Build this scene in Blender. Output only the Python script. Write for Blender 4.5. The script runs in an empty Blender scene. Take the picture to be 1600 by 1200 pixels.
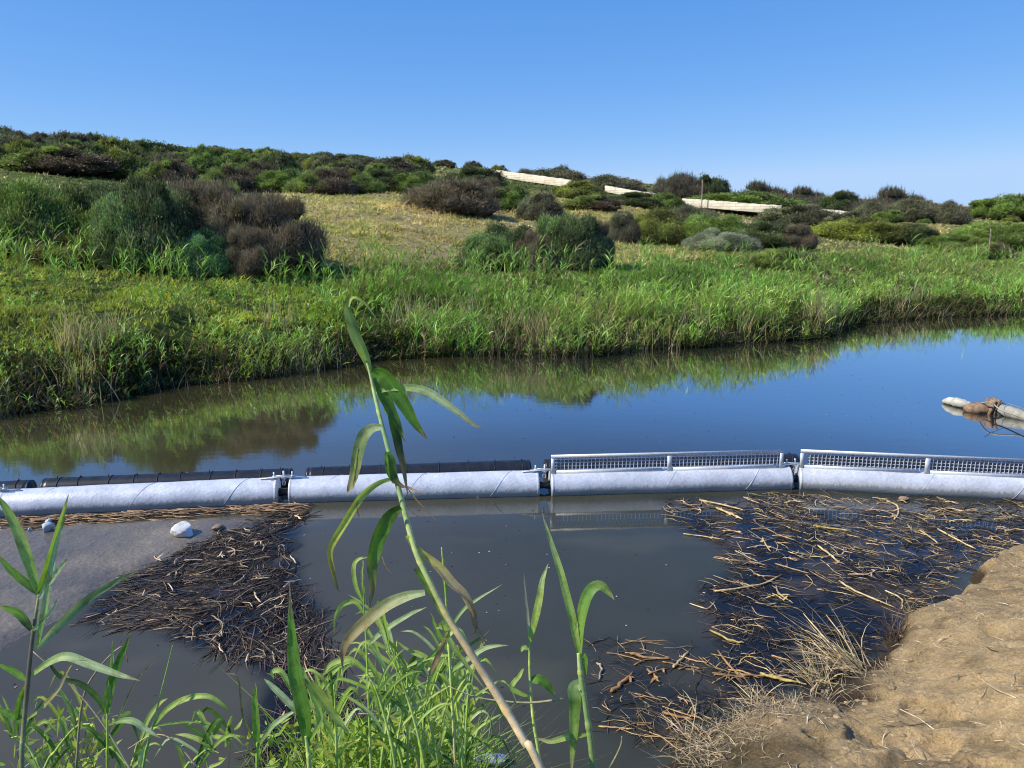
import bpy, bmesh, math, random
import numpy as np
from mathutils import Vector, Matrix, noise as mnoise

random.seed(7)
rng = np.random.default_rng(7)
sc = bpy.context.scene
C = sc.collection
R = math.radians

# ------------------------------------------------------------------ camera
F, CX, CY, EYE = 1186.0, 800.0, 600.0, 3.25
TH = R(12.8)
ct, st = math.cos(TH), math.sin(TH)
cam_d = bpy.data.cameras.new('camera')
cam = bpy.data.objects.new('camera', cam_d)
C.objects.link(cam)
cam.location = (0, 0, EYE)
cam.rotation_euler = (math.pi / 2 - TH, 0, 0)
cam_d.sensor_width = 36
cam_d.lens = 36 * F / 1600
cam_d.clip_end = 6000
cam_d.clip_start = 0.05
sc.camera = cam

def ray(px, py):
    u, v = (px - CX) / F, (CY - py) / F
    return u, ct + v * st, v * ct - st

def P(px, py, z=0.0):               # a photo point that lies at height z
    x, y, w = ray(px, py)
    t = (z - EYE) / w
    return np.array([x * t, y * t, z])

def Q(px, py, d):                   # a photo point at depth d in front of the camera
    x, y, w = ray(px, py)
    return np.array([x * d, y * d, EYE + w * d])

def QY(px, py, Y):                  # a photo point at ground distance Y
    x, y, w = ray(px, py)
    t = Y / y
    return np.array([x * t, Y, EYE + w * t])

# ------------------------------------------------------------------ node helpers
def mat(name):
    m = bpy.data.materials.new(name)
    m.use_nodes = True
    nt = m.node_tree
    nt.nodes.clear()
    out = nt.nodes.new('ShaderNodeOutputMaterial')
    return m, nt, out

def N(nt, kind, **kw):
    n = nt.nodes.new(kind)
    for k, v in kw.items():
        if k.startswith('i_'):
            n.inputs[k[2:].replace('_', ' ')].default_value = v
        else:
            setattr(n, k, v)
    return n

def noise_node(nt, scale, detail=4, rough=0.55, coord='Object', vec=None):
    n = N(nt, 'ShaderNodeTexNoise')
    n.inputs['Scale'].default_value = scale
    n.inputs['Detail'].default_value = detail
    n.inputs['Roughness'].default_value = rough
    if vec is None:
        tc = N(nt, 'ShaderNodeTexCoord')
        nt.links.new(tc.outputs[coord], n.inputs['Vector'])
    else:
        nt.links.new(vec, n.inputs['Vector'])
    return n

def ramp(nt, fac, stops):
    r = N(nt, 'ShaderNodeValToRGB')
    el = r.color_ramp.elements
    while len(el) < len(stops):
        el.new(0.5)
    for e, (p, c) in zip(el, stops):
        e.position = p
        e.color = (c[0], c[1], c[2], 1) if not isinstance(c, (int, float)) else (c, c, c, 1)
    nt.links.new(fac, r.inputs['Fac'])
    return r

def mixc(nt, fac, a, b, mode='MIX'):
    m = N(nt, 'ShaderNodeMix', data_type='RGBA', blend_type=mode)
    for idx, v in ((0, fac), (6, a), (7, b)):
        if isinstance(v, (int, float)):
            m.inputs[idx].default_value = v
        elif isinstance(v, tuple):
            m.inputs[idx].default_value = (*v, 1)
        else:
            nt.links.new(v, m.inputs[idx])
    return m.outputs[2]

def math_node(nt, op, a, b=None, c=None):
    m = N(nt, 'ShaderNodeMath', operation=op)
    for i, v in enumerate((a, b, c)):
        if v is None:
            continue
        if isinstance(v, (int, float)):
            m.inputs[i].default_value = v
        else:
            nt.links.new(v, m.inputs[i])
    return m.outputs[0]

def bump(nt, height, strength, dist=0.02, normal=None):
    b = N(nt, 'ShaderNodeBump')
    b.inputs['Strength'].default_value = strength
    b.inputs['Distance'].default_value = dist
    nt.links.new(height, b.inputs['Height'])
    if normal is not None:
        nt.links.new(normal, b.inputs['Normal'])
    return b.outputs['Normal']

# ------------------------------------------------------------------ materials
def leaf_material(name, transl=0.35, rough=0.5, spec=0.35, var=0.25, tint=(1.25, 1.3, 0.7), vscale=9):
    m, nt, out = mat(name)
    at = N(nt, 'ShaderNodeAttribute', attribute_name='col')
    nz = noise_node(nt, vscale, 3, 0.6)
    mul = ramp(nt, nz.outputs['Fac'], [(0.3, 1 - var), (0.7, 1 + var * 0.6)])
    base = mixc(nt, 1.0, at.outputs['Color'], mul.outputs['Color'], 'MULTIPLY')
    p = N(nt, 'ShaderNodeBsdfPrincipled')
    p.inputs['Roughness'].default_value = rough
    p.inputs['Specular IOR Level'].default_value = spec
    nt.links.new(base, p.inputs['Base Color'])
    if transl > 0:
        t = N(nt, 'ShaderNodeBsdfTranslucent')
        tc = mixc(nt, 1.0, base, tint, 'MULTIPLY')
        nt.links.new(tc, t.inputs['Color'])
        mx = N(nt, 'ShaderNodeMixShader')
        mx.inputs[0].default_value = transl
        nt.links.new(p.outputs[0], mx.inputs[1])
        nt.links.new(t.outputs[0], mx.inputs[2])
        nt.links.new(mx.outputs[0], out.inputs[0])
    else:
        nt.links.new(p.outputs[0], out.inputs[0])
    return m

M_LEAF = leaf_material('reed_leaf', 0.34, 0.42, 0.4)
M_BLADE = leaf_material('grass_blade', 0.34, 0.5, 0.3, 0.2)
M_SHRUB = leaf_material('shrub_leaf', 0.22, 0.65, 0.2, 0.35, (1.2, 1.25, 0.7), 1.6)
M_TWIG = leaf_material('twig_bark', 0.0, 0.85, 0.15, 0.3)
M_STRAW = leaf_material('dead_reed', 0.0, 0.6, 0.35, 0.45, vscale=24)

def near_leaf_material():
    m, nt, out = mat('veined_reed_leaf')
    at = N(nt, 'ShaderNodeAttribute', attribute_name='col')
    uv = N(nt, 'ShaderNodeAttribute', attribute_name='vein')
    sep = N(nt, 'ShaderNodeSeparateColor')
    nt.links.new(uv.outputs['Color'], sep.inputs[0])
    cmb = N(nt, 'ShaderNodeCombineXYZ')
    nt.links.new(math_node(nt, 'MULTIPLY', sep.outputs[0], 34.0), cmb.inputs[0])
    nt.links.new(math_node(nt, 'MULTIPLY', sep.outputs[1], 3.0), cmb.inputs[1])
    nt.links.new(math_node(nt, 'MULTIPLY', sep.outputs[2], 37.0), cmb.inputs[2])
    nz = N(nt, 'ShaderNodeTexNoise')
    nz.inputs['Scale'].default_value = 1.0
    nz.inputs['Detail'].default_value = 3
    nt.links.new(cmb.outputs[0], nz.inputs['Vector'])
    mul = ramp(nt, nz.outputs['Fac'], [(0.3, 0.72), (0.7, 1.22)])
    nz2 = noise_node(nt, 38, 4, 0.65)
    mul2 = ramp(nt, nz2.outputs['Fac'], [(0.32, (0.75, 0.68, 0.55)), (0.5, (1, 1, 1)), (0.75, (1.12, 1.1, 1.0))])
    base = mixc(nt, 1.0, at.outputs['Color'], mul.outputs['Color'], 'MULTIPLY')
    base = mixc(nt, 1.0, base, mul2.outputs['Color'], 'MULTIPLY')
    p = N(nt, 'ShaderNodeBsdfPrincipled')
    p.inputs['Roughness'].default_value = 0.45
    p.inputs['Specular IOR Level'].default_value = 0.4
    nt.links.new(base, p.inputs['Base Color'])
    nt.links.new(bump(nt, nz.outputs['Fac'], 0.35, 0.002), p.inputs['Normal'])
    t = N(nt, 'ShaderNodeBsdfTranslucent')
    nt.links.new(mixc(nt, 1.0, base, (1.25, 1.3, 0.6), 'MULTIPLY'), t.inputs['Color'])
    mx = N(nt, 'ShaderNodeMixShader')
    mx.inputs[0].default_value = 0.36
    nt.links.new(p.outputs[0], mx.inputs[1])
    nt.links.new(t.outputs[0], mx.inputs[2])
    nt.links.new(mx.outputs[0], out.inputs[0])
    return m
M_NEAR = near_leaf_material()

def stem_material():
    m, nt, out = mat('reed_stem')
    at = N(nt, 'ShaderNodeAttribute', attribute_name='col')
    nz = noise_node(nt, 60, 4, 0.6)
    mul = ramp(nt, nz.outputs['Fac'], [(0.3, 0.7), (0.7, 1.15)])
    base = mixc(nt, 1.0, at.outputs['Color'], mul.outputs['Color'], 'MULTIPLY')
    p = N(nt, 'ShaderNodeBsdfPrincipled')
    p.inputs['Roughness'].default_value = 0.42
    nt.links.new(base, p.inputs['Base Color'])
    nt.links.new(bump(nt, nz.outputs['Fac'], 0.2, 0.002), p.inputs['Normal'])
    nt.links.new(p.outputs[0], out.inputs[0])
    return m
M_STEM = stem_material()

def simple(name, stops, scale=6, detail=6, rough=0.7, metallic=0.0, bstr=0.3, bdist=0.01, bscale=None, spec=0.5, rstops=None):
    m, nt, out = mat(name)
    nz = noise_node(nt, scale, detail, 0.6)
    c = ramp(nt, nz.outputs['Fac'], stops)
    p = N(nt, 'ShaderNodeBsdfPrincipled')
    p.inputs['Roughness'].default_value = rough
    p.inputs['Metallic'].default_value = metallic
    p.inputs['Specular IOR Level'].default_value = spec
    nt.links.new(c.outputs['Color'], p.inputs['Base Color'])
    nb = nz if bscale is None else noise_node(nt, bscale, 5, 0.6)
    if rstops:
        nt.links.new(ramp(nt, nb.outputs['Fac'], rstops).outputs['Color'], p.inputs['Roughness'])
    nt.links.new(bump(nt, nb.outputs['Fac'], bstr, bdist), p.inputs['Normal'])
    nt.links.new(p.outputs[0], out.inputs[0])
    return m

M_BLACK = simple('black_plastic', [(0.3, (0.012, 0.013, 0.016)), (0.7, (0.03, 0.031, 0.035))], 9, 5, 0.38, 0, 0.1)
M_RUBBER = simple('dark_rubber', [(0.3, (0.01, 0.01, 0.012)), (0.7, (0.03, 0.03, 0.03))], 9, 5, 0.6)
M_ZINC = simple('galvanised_bar', [(0.3, (0.54, 0.58, 0.60)), (0.7, (0.74, 0.77, 0.79))], 22, 4, 0.45, 0.25, 0.1)
M_RUST = simple('rusty_fitting', [(0.3, (0.16, 0.09, 0.05)), (0.55, (0.34, 0.22, 0.13)), (0.75, (0.45, 0.33, 0.22))], 14, 6, 0.75, 0, 0.6)
M_HOSE = simple('weathered_hose', [(0.3, (0.22, 0.21, 0.17)), (0.6, (0.45, 0.43, 0.36)), (0.8, (0.6, 0.58, 0.5))], 7, 6, 0.6, 0, 0.4)
M_PALE = simple('bleached_hose_end', [(0.3, (0.42, 0.4, 0.3)), (0.7, (0.75, 0.73, 0.62))], 9, 6, 0.6, 0, 0.5)
M_ROCK = simple('pale_rock', [(0.25, (0.35, 0.31, 0.24)), (0.5, (0.72, 0.7, 0.64)), (0.8, (0.85, 0.84, 0.8))], 9, 6, 0.8, 0, 0.6)
M_BLUEROCK = simple('blue_grey_stone', [(0.3, (0.32, 0.37, 0.36)), (0.7, (0.62, 0.68, 0.66))], 30, 6, 0.6, 0, 0.5)
M_TANROCK = simple('tan_stone', [(0.3, (0.22, 0.14, 0.09)), (0.7, (0.42, 0.3, 0.2))], 30, 6, 0.8, 0, 0.5)

def wall_material():
    m, nt, out = mat('limestone_wall')
    tc = N(nt, 'ShaderNodeTexCoord')
    br = N(nt, 'ShaderNodeTexBrick')
    br.inputs['Scale'].default_value = 1.0
    br.inputs['Brick Width'].default_value = 0.9
    br.inputs['Row Height'].default_value = 0.26
    br.inputs['Mortar Size'].default_value = 0.025
    br.inputs['Color1'].default_value = (0.74, 0.66, 0.49, 1)
    br.inputs['Color2'].default_value = (0.64, 0.56, 0.40, 1)
    br.inputs['Mortar'].default_value = (0.50, 0.43, 0.31, 1)
    mp = N(nt, 'ShaderNodeMapping')
    nt.links.new(tc.outputs['Object'], mp.inputs[0])
    mp.inputs['Rotation'].default_value = (math.pi / 2, 0, 0)
    nt.links.new(mp.outputs[0], br.inputs['Vector'])
    nz = noise_node(nt, 0.9, 6, 0.65)
    c = mixc(nt, 1.0, br.outputs['Color'], ramp(nt, nz.outputs['Fac'], [(0.3, 0.75), (0.6, 1.1)]).outputs['Color'], 'MULTIPLY')
    p = N(nt, 'ShaderNodeBsdfPrincipled')
    p.inputs['Roughness'].default_value = 0.9
    nt.links.new(c, p.inputs['Base Color'])
    nt.links.new(bump(nt, nz.outputs['Fac'], 0.5, 0.05), p.inputs['Normal'])
    nt.links.new(p.outputs[0], out.inputs[0])
    return m
M_WALL = wall_material()

def pipe_material():
    m, nt, out = mat('galvanised_pipe')
    tc = N(nt, 'ShaderNodeTexCoord')
    vor = N(nt, 'ShaderNodeTexVoronoi')
    vor.inputs['Scale'].default_value = 38
    nt.links.new(tc.outputs['Object'], vor.inputs['Vector'])
    nz = noise_node(nt, 5, 6, 0.65)
    spang = ramp(nt, vor.outputs['Color'], [(0.0, (0.66, 0.69, 0.73)), (1.0, (0.84, 0.86, 0.89))])
    c = mixc(nt, 1.0, spang.outputs['Color'], ramp(nt, nz.outputs['Fac'], [(0.3, 0.82), (0.7, 1.08)]).outputs['Color'], 'MULTIPLY')
    # dirty tide line near the water
    geo = N(nt, 'ShaderNodeNewGeometry')
    sep = N(nt, 'ShaderNodeSeparateXYZ')
    nt.links.new(geo.outputs['Position'], sep.inputs[0])
    mp = N(nt, 'ShaderNodeMapping')
    mp.inputs['Scale'].default_value = (26, 26, 4)
    nt.links.new(tc.outputs['Object'], mp.inputs[0])
    streak = noise_node(nt, 1.0, 5, 0.7, vec=mp.outputs[0])
    lvl = math_node(nt, 'ADD', sep.outputs[2], math_node(nt, 'MULTIPLY', streak.outputs['Fac'], -0.15))
    dirt = ramp(nt, lvl, [(0.0, 0.55), (0.03, 0.0)])
    dirt.color_ramp.elements[0].position = 0.0
    c = mixc(nt, dirt.outputs['Color'], c, (0.24, 0.25, 0.20))
    # rub marks
    sc2 = noise_node(nt, 2.2, 8, 0.75)
    scr = ramp(nt, sc2.outputs['Fac'], [(0.60, 0.0), (0.68, 0.35)])
    c = mixc(nt, scr.outputs['Color'], c, (0.72, 0.74, 0.78))
    p = N(nt, 'ShaderNodeBsdfPrincipled')
    p.inputs['Metallic'].default_value = 0.15
    nt.links.new(c, p.inputs['Base Color'])
    nt.links.new(ramp(nt, nz.outputs['Fac'], [(0.3, 0.34), (0.7, 0.52)]).outputs['Color'], p.inputs['Roughness'])
    nt.links.new(bump(nt, vor.outputs['Distance'], 0.12, 0.01), p.inputs['Normal'])
    nt.links.new(p.outputs[0], out.inputs[0])
    return m
M_PIPE = pipe_material()

def ground_material(name, near=False):
    m, nt, out = mat(name)
    at = N(nt, 'ShaderNodeAttribute', attribute_name='col')
    a = noise_node(nt, 1.3 if not near else 5, 8, 0.7)
    b = noise_node(nt, 14 if not near else 46, 6, 0.7)
    ma = ramp(nt, a.outputs['Fac'], [(0.28, 0.62), (0.72, 1.25)])
    mb = ramp(nt, b.outputs['Fac'], [(0.28, 0.68), (0.72, 1.2)])
    c = mixc(nt, 1.0, at.outputs['Color'], ma.outputs['Color'], 'MULTIPLY')
    c = mixc(nt, 1.0, c, mb.outputs['Color'], 'MULTIPLY')
    if near:
        tc = N(nt, 'ShaderNodeTexCoord'); wn = noise_node(nt, 3.0, 4, 0.6)
        vadd = N(nt, 'ShaderNodeMix', data_type='VECTOR'); vadd.inputs[0].default_value = 0.16
        nt.links.new(tc.outputs['Object'], vadd.inputs[4]); nt.links.new(wn.outputs['Color'], vadd.inputs[5])
        vo = N(nt, 'ShaderNodeTexVoronoi', feature='DISTANCE_TO_EDGE'); vo.inputs['Scale'].default_value = 4.5
        nt.links.new(vadd.outputs[1], vo.inputs['Vector'])
        cr = ramp(nt, vo.outputs['Distance'], [(0.0, 0.62), (0.025, 1.0)])
        msk = noise_node(nt, 0.9, 3, 0.6)
        mk = ramp(nt, msk.outputs['Fac'], [(0.48, 0.0), (0.60, 1.0)])
        c = mixc(nt, mk.outputs['Color'], c, mixc(nt, 1.0, c, cr.outputs['Color'], 'MULTIPLY'))
        fine = noise_node(nt, 160, 3, 0.7)
        c = mixc(nt, 1.0, c, ramp(nt, fine.outputs['Fac'], [(0.3, 0.78), (0.7, 1.15)]).outputs['Color'], 'MULTIPLY')
    p = N(nt, 'ShaderNodeBsdfPrincipled')
    p.inputs['Roughness'].default_value = 0.95
    p.inputs['Specular IOR Level'].default_value = 0.15
    nt.links.new(c, p.inputs['Base Color'])
    n1 = bump(nt, a.outputs['Fac'], 1.0, 0.10 if near else 0.25)
    n2 = bump(nt, b.outputs['Fac'], 1.0, 0.03 if near else 0.08, n1)
    nt.links.new(n2, p.inputs['Normal'])
    nt.links.new(p.outputs[0], out.inputs[0])
    return m
M_FAR = ground_material('hill_soil')
M_DIRT = ground_material('bank_soil', True)

def silt_material():
    m, nt, out = mat('wet_silt')
    a = noise_node(nt, 1.2, 6, 0.6)
    b = noise_node(nt, 30, 4, 0.6)
    vor = N(nt, 'ShaderNodeTexVoronoi', feature='SMOOTH_F1')
    vor.inputs['Scale'].default_value = 24
    tc = N(nt, 'ShaderNodeTexCoord')
    nt.links.new(tc.outputs['Object'], vor.inputs['Vector'])
    c = ramp(nt, a.outputs['Fac'], [(0.3, (0.115, 0.098, 0.074)), (0.55, (0.175, 0.150, 0.117)), (0.75, (0.23, 0.20, 0.160))])
    c2 = mixc(nt, 1.0, c.outputs['Color'], ramp(nt, b.outputs['Fac'], [(0.3, 0.8), (0.7, 1.15)]).outputs['Color'], 'MULTIPLY')
    p = N(nt, 'ShaderNodeBsdfPrincipled')
    nt.links.new(c2, p.inputs['Base Color'])
    nt.links.new(ramp(nt, a.outputs['Fac'], [(0.40, 0.22), (0.58, 0.62)]).outputs['Color'], p.inputs['Roughness'])
    n1 = bump(nt, vor.outputs['Distance'], 0.4, 0.015)
    nt.links.new(bump(nt, b.outputs['Fac'], 0.4, 0.02, n1), p.inputs['Normal'])
    nt.links.new(p.outputs[0], out.inputs[0])
    return m
M_SILT = silt_material()

def water_material():
    m, nt, out = mat('river_water')
    at = N(nt, 'ShaderNodeAttribute', attribute_name='col')
    nz = noise_node(nt, 0.8, 5, 0.6)
    c = mixc(nt, 1.0, at.outputs['Color'], ramp(nt, nz.outputs['Fac'], [(0.3, 0.88), (0.7, 1.1)]).outputs['Color'], 'MULTIPLY')
    d = N(nt, 'ShaderNodeBsdfDiffuse')
    nt.links.new(c, d.inputs['Color'])
    g = N(nt, 'ShaderNodeBsdfGlossy')
    g.inputs['Roughness'].default_value = 0.045
    g.inputs['Color'].default_value = (1, 1, 1, 1)
    fr = N(nt, 'ShaderNodeLayerWeight')     # how strongly still water mirrors at each angle
    fr.inputs['Blend'].default_value = 0.5
    tc = N(nt, 'ShaderNodeTexCoord')
    mp = N(nt, 'ShaderNodeMapping')
    mp.inputs['Scale'].default_value = (1.0, 2.2, 1)
    nt.links.new(tc.outputs['Object'], mp.inputs[0])
    w = noise_node(nt, 2.4, 3, 0.5, vec=mp.outputs[0])
    w2 = noise_node(nt, 11, 2, 0.5, vec=mp.outputs[0])
    n1 = bump(nt, w.outputs['Fac'], 0.018, 0.04)
    n2 = bump(nt, w2.outputs['Fac'], 0.012, 0.01, n1)
    nt.links.new(n2, g.inputs['Normal'])
    nt.links.new(n2, fr.inputs['Normal'])
    mx = N(nt, 'ShaderNodeMixShader')
    fac = ramp(nt, fr.outputs['Facing'], [(0.0, 0.03), (0.40, 0.045), (0.595, 0.095), (0.70, 0.31), (0.76, 0.60), (0.86, 0.82)])
    nt.links.new(fac.outputs['Color'], mx.inputs[0])
    nt.links.new(d.outputs[0], mx.inputs[1])
    nt.links.new(g.outputs[0], mx.inputs[2])
    nt.links.new(mx.outputs[0], out.inputs[0])
    return m
M_WATER = water_material()

# ------------------------------------------------------------------ object helpers
def tag(o, label=None, cat=None, group=None, kind=None):
    if label: o['label'] = label
    if cat: o['category'] = cat
    if group: o['group'] = group
    if kind: o['kind'] = kind
    return o

def empty(name, loc=(0, 0, 0)):
    o = bpy.data.objects.new(name, None)
    C.objects.link(o)
    o.location = loc
    return o

def link(name, me, parent=None, loc=None):
    o = bpy.data.objects.new(name, me)
    C.objects.link(o)
    if parent is not None:
        o.parent = parent
    if loc is not None:
        o.location = loc
    return o

class Acc:
    """collects vertices, faces and vertex colours for one mesh"""
    def __init__(s):
        s.v, s.q, s.t, s.c, s.n, s.x = [], [], [], [], 0, []
    def add(s, v, quads=None, tris=None, col=(0.5, 0.5, 0.5), extra=None):
        v = np.asarray(v, dtype=np.float32).reshape(-1, 3)
        if quads is not None and len(quads):
            s.q.append(np.asarray(quads, dtype=np.int32).reshape(-1, 4) + s.n)
        if tris is not None and len(tris):
            s.t.append(np.asarray(tris, dtype=np.int32).reshape(-1, 3) + s.n)
        c = np.asarray(col, dtype=np.float32)
        if c.ndim == 1:
            c = np.tile(c, (len(v), 1))
        s.v.append(v); s.c.append(c); s.n += len(v)
        s.x.append(np.zeros((len(v), 3), np.float32) if extra is None else np.asarray(extra, np.float32))
    def mesh(s, name, material, smooth=True, origin=None, vein=False):
        v = np.concatenate(s.v)
        if origin is not None:
            v = v - np.asarray(origin, dtype=np.float32)
        q = np.concatenate(s.q) if s.q else np.zeros((0, 4), np.int32)
        t = np.concatenate(s.t) if s.t else np.zeros((0, 3), np.int32)
        me = bpy.data.meshes.new(name)
        me.vertices.add(len(v))
        me.vertices.foreach_set('co', v.ravel())
        nl = q.size + t.size
        me.loops.add(nl)
        me.loops.foreach_set('vertex_index', np.concatenate([q.ravel(), t.ravel()]))
        me.polygons.add(len(q) + len(t))
        starts = np.concatenate([np.arange(len(q)) * 4, q.size + np.arange(len(t)) * 3]).astype(np.int32)
        me.polygons.foreach_set('loop_start', starts)
        me.update(calc_edges=True)
        me.validate()
        if smooth:
            me.polygons.foreach_set('use_smooth', np.ones(len(me.polygons), dtype=bool))
        a = me.attributes.new('col', 'FLOAT_COLOR', 'POINT')
        c = np.concatenate(s.c)
        a.data.foreach_set('color', np.concatenate([c, np.ones((len(c), 1), np.float32)], 1).ravel())
        if vein:
            a = me.attributes.new('vein', 'FLOAT_COLOR', 'POINT')
            c = np.concatenate(s.x)
            a.data.foreach_set('color', np.concatenate([c, np.ones((len(c), 1), np.float32)], 1).ravel())
        me.materials.append(material)
        return me

def norm(a):
    return a / np.maximum(np.linalg.norm(a, axis=-1, keepdims=True), 1e-9)

def ribbons(acc, root, d0, L, W, bend, nseg, c0, c1, side=None, shape='leaf', jit=0.0):
    """many tapering blades at once: root (n,3), d0 unit dir, bend vector added as t^2"""
    n = len(root)
    root, d0, bend = (np.asarray(a, np.float32) for a in (root, d0, bend))
    L, W = np.asarray(L, np.float32)[:, None], np.asarray(W, np.float32)[:, None]
    if side is None:
        ang = rng.uniform(0, 2 * np.pi, n)
        side = np.stack([np.cos(ang), np.sin(ang), np.zeros(n)], 1)
        side = norm(side - d0 * np.sum(side * d0, 1, keepdims=True))
    vs, cs = [], []
    for i in range(nseg):
        t = i / nseg
        p = root + d0 * L * t + bend * L * t * t
        w = {'leaf': (0.45 + 1.1 * t) if t < 0.4 else 0.89 * (1 - t) / 0.6 + 0.1, 'blade': 1 - 0.6 * t, 'stem': 1 - 0.5 * t}[shape]
        vs += [p - side * W * w * 0.5, p + side * W * w * 0.5]
        c = c0 * (1 - t) + c1 * t
        cs += [c, c]
    vs.append(root + d0 * L + bend * L)
    cs.append(c1)
    k = 2 * nseg + 1
    V = np.stack(vs, 1).reshape(-1, 3)
    Cc = np.stack(cs, 1).reshape(-1, 3)
    base = np.arange(n, dtype=np.int32)[:, None] * k
    quads = [base + np.array([[2 * i, 2 * i + 1, 2 * i + 3, 2 * i + 2]]) for i in range(nseg - 1)]
    tris = base + np.array([[2 * nseg - 2, 2 * nseg - 1, 2 * nseg]])
    acc.add(V, np.concatenate(quads) if quads else None, tris, Cc)

def jitter_col(c, n, amt=0.2, hue=0.1):
    c = np.asarray(c, np.float32)
    b = 1 + rng.uniform(-amt, amt, (n, 1))
    h = 1 + rng.uniform(-hue, hue, (n, 3))
    return np.clip(c * b * h, 0, 1).astype(np.float32)

_tf = {}
def tube(acc, pts, rad, col=(0.5, 0.5, 0.5), sides=8, caps=True):
    pts = np.asarray(pts, np.float32)
    n = len(pts)
    rad = np.full(n, rad, np.float32) if np.isscalar(rad) else np.asarray(rad, np.float32)
    tan = np.gradient(pts, axis=0)
    tan = norm(tan)
    ref = np.array([0, 0, 1.0]) if abs(tan[0][2]) < 0.9 else np.array([1.0, 0, 0])
    u = norm(np.cross(tan, ref)); w = np.cross(tan, u)
    a = np.arange(sides) / sides * 2 * np.pi
    ring = pts[:, None, :] + rad[:, None, None] * (np.cos(a)[None, :, None] * u[:, None, :] + np.sin(a)[None, :, None] * w[:, None, :])
    col = np.asarray(col, np.float32)
    cc = np.tile(col, (n, 1)) if col.ndim == 1 else col
    Cc = np.repeat(cc, sides, axis=0)
    key = (n, sides)
    if key not in _tf:
        j = np.arange(sides); k = (j + 1) % sides; i = np.arange(n - 1)[:, None] * sides
        _tf[key] = (np.stack([i + j, i + k, i + sides + k, i + sides + j], -1).reshape(-1, 4),
                    np.vstack([np.stack([np.full(sides, n * sides), k, j], 1), np.stack([np.full(sides, n * sides + 1), (n - 1) * sides + j, (n - 1) * sides + k], 1)]))
    quads, tris = _tf[key]
    V = ring.reshape(-1, 3)
    if caps:
        V = np.vstack([V, pts[:1], pts[-1:]]); Cc = np.vstack([Cc, cc[:1], cc[-1:]])
    else:
        tris = None
    acc.add(V, quads, tris, Cc)

def box(acc, a, b, w, h, up=(0, 0, 1), col=(0.5, 0.5, 0.5)):
    """a bar from a to b, w across, h along up"""
    a, b = np.asarray(a, float), np.asarray(b, float)
    d = norm(b - a); s = norm(np.cross(d, up)); u = np.cross(s, d)
    V = []
    for p in (a, b):
        for i, j in ((-1, -1), (1, -1), (1, 1), (-1, 1)):
            V.append(p + s * w / 2 * i + u * h / 2 * j)
    acc.add(V, [(0, 3, 2, 1), (4, 5, 6, 7), (0, 1, 5, 4), (1, 2, 6, 5), (2, 3, 7, 6), (3, 0, 4, 7)], None, col)

def catmull(pts, n):
    p = np.asarray(pts, float)
    p = np.vstack([2 * p[0] - p[1], p, 2 * p[-1] - p[-2]])
    out = []
    segs = len(p) - 3
    for k in range(n):
        f = k / (n - 1) * segs
        i = min(int(f), segs - 1); t = f - i
        a, b, c, d = p[i], p[i + 1], p[i + 2], p[i + 3]
        out.append(0.5 * ((2 * b) + (-a + c) * t + (2 * a - 5 * b + 4 * c - d) * t * t + (-a + 3 * b - 3 * c + d) * t ** 3))
    return np.array(out)

# smooth 2-D value noise (vectorised)
def vnoise(x, y, seed=0):
    x, y = np.asarray(x, float), np.asarray(y, float)
    xi, yi = np.floor(x).astype(np.int64), np.floor(y).astype(np.int64)
    fx, fy = x - xi, y - yi
    fx, fy = fx * fx * (3 - 2 * fx), fy * fy * (3 - 2 * fy)
    def h(i, j):
        n = (i * 374761393 + j * 668265263 + seed * 974711) & 0xffffffff
        n = ((n ^ (n >> 13)) * 1274126177) & 0xffffffff
        return ((n ^ (n >> 16)) & 0xffff) / 65535.0
    return (h(xi, yi) * (1 - fx) + h(xi + 1, yi) * fx) * (1 - fy) + (h(xi, yi + 1) * (1 - fx) + h(xi + 1, yi + 1) * fx) * fy

def fbm(x, y, seed=0, o=4):
    s, a, t = 0, 1, 0
    for k in range(o):
        s = s + a * vnoise(x * 2 ** k, y * 2 ** k, seed + k); t += a; a *= 0.5
    return s / t

def smooth(t):
    t = np.clip(t, 0, 1)
    return t * t * (3 - 2 * t)

def in_poly(x, y, poly):
    inside = np.zeros(np.shape(x), bool)
    n = len(poly)
    for i in range(n):
        x1, y1 = poly[i][:2]; x2, y2 = poly[(i + 1) % n][:2]
        c = ((y1 > y) != (y2 > y)) & (x < (x2 - x1) * (y - y1) / (y2 - y1 + 1e-12) + x1)
        inside ^= c
    return inside

def poly_dist(x, y, poly, closed=True):
    """signed distance, positive inside (closed) / left of the line (open)"""
    d = np.full(np.shape(x), 1e9)
    n = len(poly)
    for i in range(n if closed else n - 1):
        x1, y1 = poly[i][:2]; x2, y2 = poly[(i + 1) % n][:2]
        dx, dy = x2 - x1, y2 - y1
        t = np.clip(((x - x1) * dx + (y - y1) * dy) / (dx * dx + dy * dy + 1e-12), 0, 1)
        d = np.minimum(d, np.hypot(x - x1 - t * dx, y - y1 - t * dy))
    return d

# ------------------------------------------------------------------ far bank and hill
EDGE_PX = [(0, 650), (60, 640), (120, 638), (180, 624), (250, 608), (400, 590), (520, 575), (600, 562), (700, 556), (800, 556), (930, 557), (1000, 547),
           (1130, 540), (1290, 528), (1345, 506), (1450, 497), (1600, 490)]
EDGE = [P(a, b) for a, b in EDGE_PX]
ex = np.array([p[0] for p in EDGE]); ey = np.array([p[1] for p in EDGE])
ex = np.concatenate([[-60, -22, -13], ex, [30, 70, 200]])
ey = np.concatenate([[-4, 6.2, 9.5], ey, [31, 48, 90]])

def edge_y(x):
    x = np.asarray(x, float)
    return np.interp(x, ex, ey) + 0.16 * (fbm(x * 1.7, x * 0 + 3.1, 5) - 0.5) + 0.10 * (fbm(x * 6, x * 0 + 1.1, 6) - 0.5)

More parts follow.
